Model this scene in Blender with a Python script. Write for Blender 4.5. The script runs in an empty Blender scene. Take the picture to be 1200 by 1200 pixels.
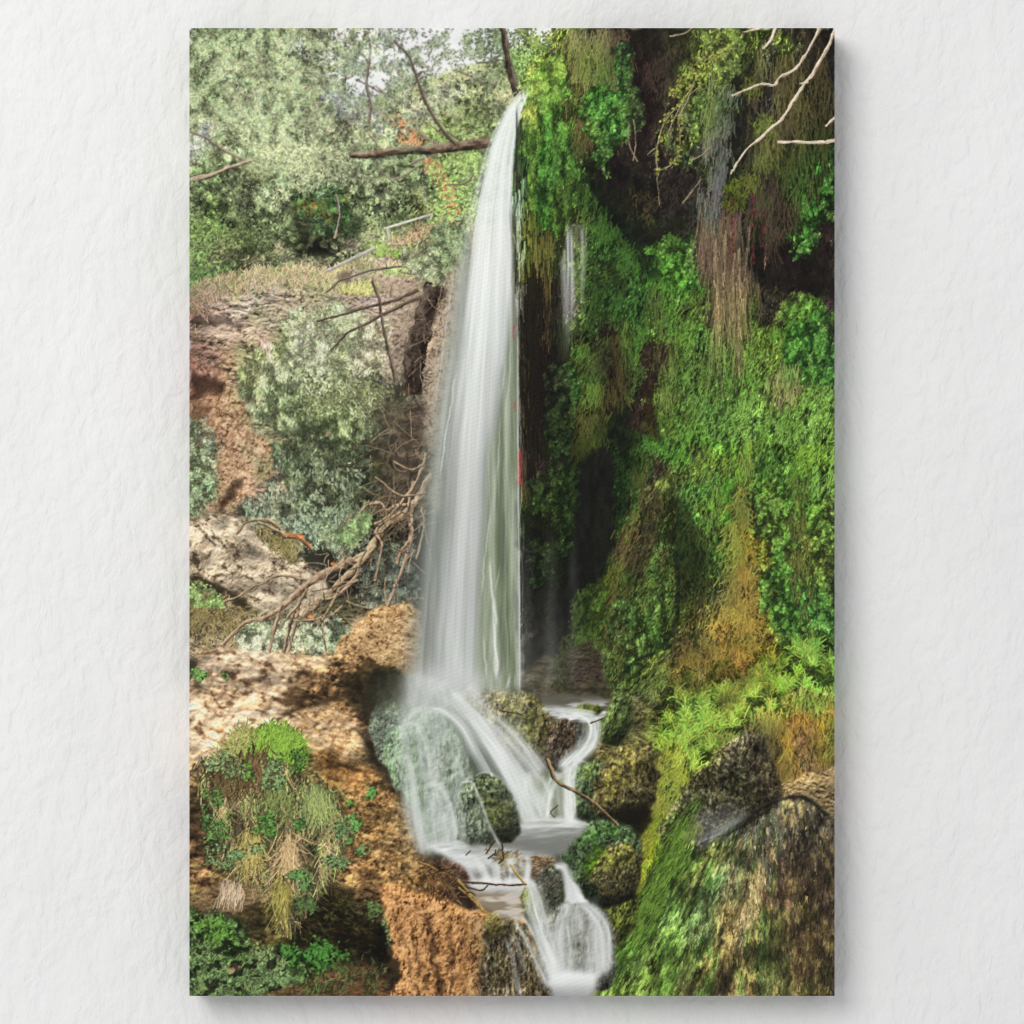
# A tall canvas print of a waterfall hanging on a white plastered wall, seen square on.
import bpy
import math
import numpy as np

scene = bpy.context.scene
K = 0.000806          # metres per print unit; the print is 756 x 1134 units = 61 x 91 cm
DEPTH = 0.042         # canvas front stands this far off the wall

# ---------------------------------------------------------------- camera
DIST = 2.8
cam_data = bpy.data.cameras.new('camera')
cam_data.sensor_width = 36
cam_data.lens = 36 * DIST / (1200 * K)
cam_data.clip_start = 0.05
cam_data.clip_end = 60
cam = bpy.data.objects.new('camera', cam_data)
cam.location = (0, -DEPTH - DIST, 0)
cam.rotation_euler = (math.radians(90), 0, 0)
scene.collection.objects.link(cam)
scene.camera = cam

# ---------------------------------------------------------------- light: soft room light and one large lamp, upper left
world = bpy.data.worlds.new('World')
scene.world = world
world.use_nodes = True
bg = world.node_tree.nodes['Background']
bg.inputs['Color'].default_value = (0.985, 0.99, 1.0, 1)
bg.inputs['Strength'].default_value = 0.605
lamp_data = bpy.data.lights.new('softbox_lamp', 'AREA')
lamp_data.shape = 'RECTANGLE'
lamp_data.size = 2.9
lamp_data.size_y = 2.9
lamp_data.energy = 188
lamp_data.color = (1.0, 0.985, 0.965)
lamp = bpy.data.objects.new('softbox_lamp', lamp_data)
lamp.location = (-2.5, -4.6, 2.35)
lamp.rotation_euler = (math.radians(90 - 24), 0, math.radians(-27))
scene.collection.objects.link(lamp)

scene.render.engine = 'CYCLES'
scene.cycles.pixel_filter_type = 'BLACKMAN_HARRIS'
scene.cycles.filter_width = 1.0
vs = scene.view_settings
scene.display_settings.display_device = 'sRGB'
vs.view_transform = 'Standard'
vs.look = 'None'
vs.exposure = 0
vs.gamma = 1
vs.use_curve_mapping = False


# ---------------------------------------------------------------- materials
def material(name):
    m = bpy.data.materials.new(name)
    m.use_nodes = True
    nt = m.node_tree
    return m, nt, nt.nodes['Principled BSDF']


def node(nt, kind, **props):
    n = nt.nodes.new(kind)
    for k, v in props.items():
        setattr(n, k, v)
    return n


def plaster():
    m, nt, b = material('white_plaster')
    b.inputs['Roughness'].default_value = 0.85
    b.inputs['Specular IOR Level'].default_value = 0.2
    tc = node(nt, 'ShaderNodeTexCoord')
    mp = node(nt, 'ShaderNodeMapping')
    mp.inputs['Rotation'].default_value = (0, math.radians(28), 0)
    mp.inputs['Scale'].default_value = (1.0, 1.0, 0.62)
    nt.links.new(tc.outputs['Object'], mp.inputs['Vector'])
    warp = node(nt, 'ShaderNodeTexNoise')
    warp.inputs['Scale'].default_value = 24
    warp.inputs['Detail'].default_value = 3
    nt.links.new(mp.outputs['Vector'], warp.inputs['Vector'])
    add = node(nt, 'ShaderNodeMixRGB', blend_type='LINEAR_LIGHT')
    add.inputs['Fac'].default_value = 0.010
    nt.links.new(mp.outputs['Vector'], add.inputs['Color1'])
    nt.links.new(warp.outputs['Color'], add.inputs['Color2'])
    lump = node(nt, 'ShaderNodeTexNoise')
    lump.inputs['Scale'].default_value = 70
    lump.inputs['Detail'].default_value = 3
    lump.inputs['Roughness'].default_value = 0.5
    nt.links.new(add.outputs['Color'], lump.inputs['Vector'])
    broad = node(nt, 'ShaderNodeTexNoise')
    broad.inputs['Scale'].default_value = 11
    broad.inputs['Detail'].default_value = 2
    nt.links.new(mp.outputs['Vector'], broad.inputs['Vector'])
    ridge = node(nt, 'ShaderNodeValToRGB')
    e = ridge.color_ramp.elements
    e[0].position = 0.36; e[0].color = (0, 0, 0, 1)
    e[1].position = 0.62; e[1].color = (1, 1, 1, 1)
    e.new(0.5).color = (0.56, 0.56, 0.56, 1)
    nt.links.new(lump.outputs['Fac'], ridge.inputs['Fac'])
    mx = node(nt, 'ShaderNodeMath', operation='MULTIPLY_ADD')
    nt.links.new(ridge.outputs['Color'], mx.inputs[0])
    mx.inputs[1].default_value = 0.35
    nt.links.new(broad.outputs['Fac'], mx.inputs[2])
    bump = node(nt, 'ShaderNodeBump')
    bump.inputs['Strength'].default_value = 0.58
    bump.inputs['Distance'].default_value = 0.004
    nt.links.new(mx.outputs['Value'], bump.inputs['Height'])
    nt.links.new(bump.outputs['Normal'], b.inputs['Normal'])
    tone = node(nt, 'ShaderNodeMapRange')
    tone.inputs['From Min'].default_value = 0.3
    tone.inputs['From Max'].default_value = 0.7
    tone.inputs['To Min'].default_value = 0.785
    tone.inputs['To Max'].default_value = 0.815
    nt.links.new(broad.outputs['Fac'], tone.inputs['Value'])
    comb = node(nt, 'ShaderNodeCombineColor')
    for k in range(3):
        nt.links.new(tone.outputs['Result'], comb.inputs[k])
    nt.links.new(comb.outputs['Color'], b.inputs['Base Color'])
    return m


def printed_canvas():
    """ink on woven cloth: the ink is a colour attribute, the weave a fine relief"""
    m, nt, b = material('printed_canvas')
    b.inputs['Roughness'].default_value = 0.75
    b.inputs['Specular IOR Level'].default_value = 0.12
    at_ = node(nt, 'ShaderNodeVertexColor', layer_name='ink')
    nt.links.new(at_.outputs['Color'], b.inputs['Base Color'])
    tc = node(nt, 'ShaderNodeTexCoord')
    sep = node(nt, 'ShaderNodeSeparateXYZ')
    nt.links.new(tc.outputs['Object'], sep.inputs['Vector'])

    def wave(kx, kz, ph):
        ax = node(nt, 'ShaderNodeMath', operation='MULTIPLY')
        nt.links.new(sep.outputs['X'], ax.inputs[0]); ax.inputs[1].default_value = kx
        az = node(nt, 'ShaderNodeMath', operation='MULTIPLY_ADD')
        nt.links.new(sep.outputs['Z'], az.inputs[0]); az.inputs[1].default_value = kz
        nt.links.new(ax.outputs['Value'], az.inputs[2])
        s = node(nt, 'ShaderNodeMath', operation='SINE')
        nt.links.new(az.outputs['Value'], s.inputs[0])
        return s
    w1 = wave(2 * math.pi / 0.0048, 2 * math.pi / 0.011, 0)
    w2 = wave(2 * math.pi / 0.0110, -2 * math.pi / 0.0040, 1)
    pr = node(nt, 'ShaderNodeMath', operation='ADD')
    nt.links.new(w1.outputs['Value'], pr.inputs[0]); nt.links.new(w2.outputs['Value'], pr.inputs[1])
    bump = node(nt, 'ShaderNodeBump')
    bump.inputs['Strength'].default_value = 0.12
    bump.inputs['Distance'].default_value = 0.0006
    nt.links.new(pr.outputs['Value'], bump.inputs['Height'])
    nt.links.new(bump.outputs['Normal'], b.inputs['Normal'])
    return m


def pine():
    m, nt, b = material('pine_wood')
    b.inputs['Roughness'].default_value = 0.7
    n = node(nt, 'ShaderNodeTexNoise')
    n.inputs['Scale'].default_value = 30
    r = node(nt, 'ShaderNodeValToRGB')
    r.color_ramp.elements[0].color = (0.42, 0.27, 0.14, 1)
    r.color_ramp.elements[1].color = (0.62, 0.44, 0.26, 1)
    nt.links.new(n.outputs['Fac'], r.inputs['Fac'])
    nt.links.new(r.outputs['Color'], b.inputs['Base Color'])
    return m


def mesh_obj(name, verts, faces, mat, parent=None):
    me = bpy.data.meshes.new(name)
    me.from_pydata(verts, [], faces)
    me.materials.append(mat)
    me.update()
    o = bpy.data.objects.new(name, me)
    o.parent = parent
    scene.collection.objects.link(o)
    return o


# ---------------------------------------------------------------- wall
wall = mesh_obj('wall', [(-3, 0, -2.2), (3, 0, -2.2), (3, 0, 2.4), (-3, 0, 2.4)], [(0, 1, 2, 3)], plaster())
wall['kind'] = 'structure'

# ---------------------------------------------------------------- canvas print
canvas = bpy.data.objects.new('canvas_print', None)
canvas.location = (0, 0, 0)
scene.collection.objects.link(canvas)
canvas['label'] = 'tall unframed canvas print of a waterfall beside a mossy cliff, hanging on white plaster wall'
canvas['category'] = 'canvas print'
# ---------------------------------------------------------------- print: drawing tools
# the picture printed on the canvas is drawn here as plain ink colours (sRGB) on a fine grid;
# coordinates are millimetre-like print units, x 222..978, y 33..1167
S = 2
PX, PY, PW, PH = 222.0, 33.0, 756, 1134
W2, H2 = PW * S, PH * S
F = np.float32
rng = np.random.default_rng(11)
TAB = rng.random((512, 512)).astype(F)
YY, XX = np.mgrid[0:H2, 0:W2].astype(F)
XX = XX / S + PX + 0.25
YY = YY / S + PY + 0.25
INK = np.zeros((H2, W2, 3), F)
LAB = np.zeros((H2, W2), np.uint8)
LABELS = ['printed_tree']


def newlab(name):
    """a fresh id for one more motif of this kind"""
    LABELS.append(name)
    return len(LABELS) - 1


def lid(name):
    if isinstance(name, int):
        return name
    if name not in LABELS:
        LABELS.append(name)
    return LABELS.index(name)


def hx(s):
    if len(s) == 3:
        return np.array([int(c, 16) * 17 for c in s], F) / 255
    return np.array([int(s[i:i + 2], 16) for i in (0, 2, 4)], F) / 255


def vn(x, y, seed=0):
    x = x + seed * 37.73 + 100
    y = y + seed * 91.31 + 100
    xf = np.floor(x); yf = np.floor(y)
    fx = x - xf; fy = y - yf
    fx = fx * fx * (3 - 2 * fx); fy = fy * fy * (3 - 2 * fy)
    xi = xf.astype(np.int32) & 511; yi = yf.astype(np.int32) & 511
    xj = (xi + 1) & 511; yj = (yi + 1) & 511
    a = TAB[yi, xi]; b = TAB[yi, xj]; c = TAB[yj, xi]; d = TAB[yj, xj]
    return (a + (b - a) * fx) * (1 - fy) + (c + (d - c) * fx) * fy


def fbm(x, y, o=4, seed=0, g=0.55):
    t = 0; w = 1; n = 0
    for k in range(o):
        t = t + w * vn(x, y, seed + k * 7)
        n += w; w *= g
        x, y = (x * 1.6 + y * 1.2), (-x * 1.2 + y * 1.6)
    return np.clip((t / n - 0.5) * 1.7 + 0.5, 0, 1).astype(F)


def sfbm(x, y, o=4, seed=0, g=0.6):
    """noise whose octaves keep their direction (for streaks)"""
    t = 0; w = 1; n = 0
    for k in range(o):
        t = t + w * vn(x, y, seed + k * 7)
        n += w; w *= g
        x, y = x * 2.03 + 5, y * 1.8 + 3
    return np.clip((t / n - 0.5) * 1.7 + 0.5, 0, 1).astype(F)


def sst(v, a, b):
    t = np.clip((v - a) / (b - a), 0, 1)
    return (t * t * (3 - 2 * t)).astype(F)


def box1(a, r, ax):
    if r < 1:
        return a
    pad = [(0, 0)] * a.ndim
    pad[ax] = (r + 1, r)
    c = np.cumsum(np.pad(a, pad, mode='edge'), axis=ax, dtype=np.float64)
    n = 2 * r + 1
    sl1 = [slice(None)] * a.ndim; sl0 = [slice(None)] * a.ndim
    sl1[ax] = slice(n, None); sl0[ax] = slice(0, -n)
    return ((c[tuple(sl1)] - c[tuple(sl0)]) / n).astype(F)


def blur(a, s, sy=None):
    """gaussian-like blur, sigma in grid cells"""
    sy = s if sy is None else sy
    for k in range(3):
        a = box1(a, int(round(s)), 1)
        a = box1(a, int(round(sy)), 0)
    return a


def crop(x0, y0, x1, y1):
    i0 = int(max(0, (x0 - PX) * S)); i1 = int(min(W2, (x1 - PX) * S))
    j0 = int(max(0, (y0 - PY) * S)); j1 = int(min(H2, (y1 - PY) * S))
    return (slice(j0, max(j1, j0 + 2)), slice(i0, max(i1, i0 + 2)))


def inside(poly, x, y):
    m = np.zeros(x.shape, bool)
    n = len(poly)
    for k in range(n):
        xa, ya = poly[k]; xb, yb = poly[(k + 1) % n]
        if ya == yb:
            continue
        c = (ya > y) != (yb > y)
        m ^= c & (x < (xb - xa) * (y - ya) / (yb - ya) + xa)
    return m


def pmask(poly, warp=3, fr=0.08, soft=1, seed=1, pad=12):
    """slice and soft mask of an outline with a natural, uneven edge"""
    p = np.array(poly, float)
    pad += warp + soft
    sl = crop(p[:, 0].min() - pad, p[:, 1].min() - pad, p[:, 0].max() + pad, p[:, 1].max() + pad)
    x, y = XX[sl], YY[sl]
    if warp:
        dx = (fbm(x * fr, y * fr, 4, seed) - .5) * 2 * warp
        dy = (fbm(x * fr, y * fr, 4, seed + 40) - .5) * 2 * warp
        m = inside(poly, x + dx, y + dy)
    else:
        m = inside(poly, x, y)
    m = m.astype(F)
    return sl, blur(m, max(0, soft * S / 2)) if soft else m


def pal(v, cols):
    """ramp of colours, v 0..1"""
    c = np.array([hx(a) if isinstance(a, str) else a for a in cols], F)
    t = np.linspace(0, 1, len(c))
    return np.stack([np.interp(v, t, c[:, k]) for k in range(3)], -1).astype(F)


def bbox(m, pad=2):
    """slice round the part of a full-size mask that is not empty"""
    r = np.flatnonzero((m[::3] > .003).any(1)); c = np.flatnonzero((m[:, ::3] > .003).any(0))
    if len(r) == 0 or len(c) == 0:
        return (slice(0, 2), slice(0, 2))
    pad += 3
    return (slice(max(0, r[0] * 3 - pad), min(H2, r[-1] * 3 + pad)), slice(max(0, c[0] * 3 - pad), min(W2, c[-1] * 3 + pad)))


def over(sl, m, col, label=None, thr=.5):
    if m.shape == (H2, W2):
        sl = bbox(m)
        m = m[sl]
        if col.shape[:2] == (H2, W2):
            col = col[sl]
    INK[sl] += (col - INK[sl]) * m[..., None]
    if label is not None:
        l = LAB[sl]; l[m > thr] = lid(label)


def spline(pts, n):
    p = np.array(pts, float)
    if len(p) == 2:
        t = np.linspace(0, 1, n)[:, None]
        return p[0] * (1 - t) + p[1] * t
    q = np.vstack([2 * p[0] - p[1], p, 2 * p[-1] - p[-2]])
    t = np.linspace(0, len(p) - 1 - 1e-6, n)
    i = t.astype(int); f = (t - i)[:, None]
    a, b, c, d = q[i], q[i + 1], q[i + 2], q[i + 3]
    return .5 * ((2 * b) + (c - a) * f + (2 * a - 5 * b + 4 * c - d) * f ** 2 + (3 * b - 3 * c + d - a) * f ** 3)


def put(px, py, col, label=None):
    """write points in order: later ones cover earlier ones"""
    i = ((px - PX) * S).astype(np.int32).ravel(); j = ((py - PY) * S).astype(np.int32).ravel()
    ok = (i >= 0) & (i < W2) & (j >= 0) & (j < H2)
    c = np.broadcast_to(col, px.shape + (3,)).reshape(-1, 3)
    INK[j[ok], i[ok]] = c[ok]
    if label is not None:
        LAB[j[ok], i[ok]] = lid(label)


def at(a, x, y):
    i = np.clip(((x - PX) * S).astype(int), 0, W2 - 1); j = np.clip(((y - PY) * S).astype(int), 0, H2 - 1)
    return a[j, i]


def scatter(n, region, dens=None):
    """n random points where region (full-size mask or (slice, mask)) allows"""
    if isinstance(region, tuple):
        sl, region = region
    else:
        sl = bbox(region)
        region = region[sl]
        if dens is not None and np.shape(dens) == (H2, W2):
            dens = dens[sl]
    if dens is not None:
        region = region * dens
    region = region[::2, ::2]
    c = np.cumsum(region.ravel(), dtype=np.float64)
    k = np.searchsorted(c, rng.random(n) * c[-1])
    w = region.shape[1]
    return ((k % w) * 2 + sl[1].start) / S + PX + rng.random(n), ((k // w) * 2 + sl[0].start) / S + PY + rng.random(n)


def leaves(x, y, ln, wd, ang, col, lum, curve=0.0, order='lum', label=None, fold=.12):
    """pointed leaves; lum multiplies col, dark ones go first"""
    n = len(x)
    ln = np.broadcast_to(ln, n); wd = np.broadcast_to(wd, n); ang = np.broadcast_to(ang, n)
    lum = np.broadcast_to(lum, n)
    col = np.broadcast_to(col, (n, 3))
    o = np.argsort(lum + rng.normal(0, .30, n)) if order == 'lum' else np.argsort(y) if order == 'y' else np.arange(n)
    x, y, ln, wd, ang, lum, col = (a[o] for a in (x, y, ln, wd, ang, lum, col))
    nt = int(np.ceil(ln.max() * S * 1.2)) + 1; ns = int(np.ceil(wd.max() * S * 1.3)) + 1
    t = np.linspace(-1, 1, nt)[None, :, None]; s = np.linspace(-1, 1, ns)[None, None, :]
    a = ang[:, None, None] + curve * t
    w = wd[:, None, None] * .5 * (1 - t * t) ** .8 * s
    l = ln[:, None, None] * .5 * t
    px = x[:, None, None] + np.cos(a) * l - np.sin(a) * w
    py = y[:, None, None] + np.sin(a) * l + np.cos(a) * w
    sh = lum[:, None, None] * (1 + fold * np.sign(s) + .08 * t)
    put(px, py, np.clip(col[:, None, None, :] * sh[..., None], 0, 1), label)


def hairs(x, y, ln, ang, col, lum, bend=0.0, wd=1.0, taper=.6, droop=0.0, tip=1.15, label=None, order='lum'):
    """thin curved strands (grass, roots, twigs), from x,y along ang"""
    n = len(x)
    ln = np.broadcast_to(ln, n); ang = np.broadcast_to(ang, n); bend = np.broadcast_to(bend, n)
    lum = np.broadcast_to(lum, n); wd = np.broadcast_to(wd, n); col = np.broadcast_to(col, (n, 3))
    if order == 'lum':
        o = np.argsort(lum + rng.normal(0, .15, n))
        x, y, ln, ang, bend, lum, wd, col = (a[o] for a in (x, y, ln, ang, bend, lum, wd, col))
    nt = int(np.ceil(ln.max() * S * 1.15)) + 2
    t = np.linspace(0, 1, nt)[None, :]
    a = ang[:, None] + bend[:, None] * t
    dx = np.cos(a); dy = np.sin(a) + droop * t
    q = np.hypot(dx, dy); st = ln[:, None] / nt
    px = x[:, None] + np.cumsum(dx / q * st, 1); py = y[:, None] + np.cumsum(dy / q * st, 1)
    ns = max(1, int(np.ceil(wd.max() * S * 1.2)))
    s = np.linspace(-.5, .5, ns)[None, None, :] if ns > 1 else np.zeros((1, 1, 1))
    w = (wd[:, None] * (1 - taper * t))[..., None] * s
    qx = px[..., None] - (dy / q)[..., None] * w; qy = py[..., None] + (dx / q)[..., None] * w
    sh = (lum[:, None] * (1 + (tip - 1) * t))[..., None] * (1 - .25 * s)
    put(qx, qy, np.clip(col[:, None, None, :] * sh[..., None], 0, 1), label)


def branch(pts, w0, w1, dark='543', light='a98', seed=0, rough=.5, label='printed_branch', lit=-1):
    """a round branch: light on its upper edge, dark below, bark grain"""
    p = np.array(pts, float)
    L = np.hypot(*np.diff(p, axis=0).T).sum()
    n = int(L * S * 1.5) + 4
    c = spline(pts, n)
    c = c + np.stack([fbm(np.arange(n) * .02, np.zeros(n), 3, seed + 3), fbm(np.arange(n) * .02, np.zeros(n), 3, seed + 9)], -1) * rough * 3 - rough * 1.5
    d = np.gradient(c, axis=0); d /= np.maximum(np.hypot(d[:, 0], d[:, 1]), 1e-6)[:, None]
    nx, ny = -d[:, 1], d[:, 0]
    fl = np.where(ny > 0, -1, 1) * -lit
    w = np.linspace(w0, w1, n) * (1 + rough * (fbm(np.arange(n) * .05, np.zeros(n), 2, seed) - .5))
    ns = int(max(w0, w1) * S * 1.6) + 2
    s = np.linspace(-1, 1, ns)[None]
    x = c[:, :1] + nx[:, None] * w[:, None] * .5 * s; y = c[:, 1:] + ny[:, None] * w[:, None] * .5 * s
    k = np.sqrt(np.clip(1 - s * s, 0, 1))
    v = .45 + .42 * s * fl[:, None] + .15 * k
    ll = np.arange(n)[:, None] / S
    v = v + (fbm(ll * .08 + 0 * s, s * 2.5 + 0 * ll, 3, seed + 5) - .5) * .7 + (vn(ll * .5 + 0 * s, s * 3 + 0 * ll, seed + 6) - .5) * .3
    put(x, y, pal(np.clip(v, 0, 1), [dark, light] if not isinstance(dark, (list, tuple)) else list(dark)), label)


def relief(h, k=1.0, lx=-.6, ly=-.8):
    gy, gx = np.gradient(h)
    return -(gx * lx * -1 + gy * ly * -1) * k


def streaks(gA, gB, n=500, T=500, seed=0, sig=.8, prof=None, wander=.03, lo=0.0, rag=.0):
    """silky water between two guide lines: returns coverage and streak brightness (full grid)"""
    r = np.random.default_rng(seed + 100)
    a = spline(gA, T); b = spline(gB, T)
    t = np.linspace(0, 1, T)
    u = np.sort(r.random(n))[:, None] * (1 + 2 * rag) - rag
    u = u + wander * np.sin(t[None] * r.uniform(2, 9, (n, 1)) + r.uniform(0, 6.3, (n, 1)))
    x = a[:, 0] * (1 - u) + b[:, 0] * u; y = a[:, 1] * (1 - u) + b[:, 1] * u
    w = np.clip(fbm(u * 22, t[None] * 1.3 + 0 * u, 4, seed, .7), 0, 1) * .75 + r.random((n, 1)) * .25
    w = lo + (1 - lo) * w
    i = ((x - PX) * S).astype(int); j = ((y - PY) * S).astype(int)
    ok = (i >= 0) & (i < W2) & (j >= 0) & (j < H2)
    i = i[ok]; j = j[ok]
    pd = int(8 * S * sig) + 12
    i0, j0 = max(0, i.min() - pd), max(0, j.min() - pd)
    i1, j1 = min(W2, i.max() + pd), min(H2, j.max() + pd)
    ww, hh = i1 - i0, j1 - j0
    k = (j - j0) * ww + (i - i0)
    D = np.bincount(k, minlength=hh * ww).reshape(hh, ww).astype(F)
    V = np.bincount(k, weights=w[ok], minlength=hh * ww).reshape(hh, ww).astype(F)
    V = blur(V, sig * S); Dn = blur(D, sig * S)
    B = V / np.maximum(Dn, 1e-4)
    C = blur(D, 1.6 * S)
    ref = np.percentile(C[C > 1e-3], 50)
    fc = np.zeros((H2, W2), F); fb = np.zeros((H2, W2), F)
    fc[j0:j1, i0:i1] = np.clip(C / (ref * .5), 0, 1); fb[j0:j1, i0:i1] = np.clip(B, 0, 1)
    return fc, fb


def silk(pts, w0, w1, a0, a1=None, col=.90, fib=.35, seed=0, label='printed_cascade', tint=(.985, 1., .985), ends=(.12, .12)):
    """one soft band, of flowing water or a painted crevice or highlight line: feathered across, fibrous along, fading at both ends"""
    a1 = a0 if a1 is None else a1
    c = spline(pts, 60).astype(F)
    wm = max(w0, w1) * 1.7 + 2
    sl = crop(c[:, 0].min() - wm, c[:, 1].min() - wm, c[:, 0].max() + wm, c[:, 1].max() + wm)
    x, y = XX[sl], YY[sl]
    best = np.full(x.shape, 1e9, F); ti = np.zeros(x.shape, F); side = np.zeros(x.shape, F)
    d = np.gradient(c, axis=0); d /= np.maximum(np.hypot(d[:, 0], d[:, 1]), 1e-6)[:, None]
    for k in range(60):
        t = k / 59
        w = w0 + (w1 - w0) * t
        dx = x - c[k, 0]; dy = y - c[k, 1]
        q = (dx * dx + dy * dy) / (w * w)
        up = q < best
        best = np.where(up, q, best); ti = np.where(up, t, ti)
        side = np.where(up, (dx * -d[k, 1] + dy * d[k, 0]) / w, side)
    f = sfbm(side * 2.6 + seed * 3.1, ti * 3 + seed, 4, 700 + seed, .65)
    al = np.exp(-best * 1.6) * (a0 + (a1 - a0) * ti)
    al = al * (1 - fib + 2 * fib * f) * sst(ti, -.01, ends[0]) * sst(1.01 - ti, 0, ends[1])
    v = np.clip(col - .05 + .10 * f, 0, .97)[..., None] * np.array(tint, F)
    over(sl, np.clip(al, 0, 1), v, label, .4)


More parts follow.
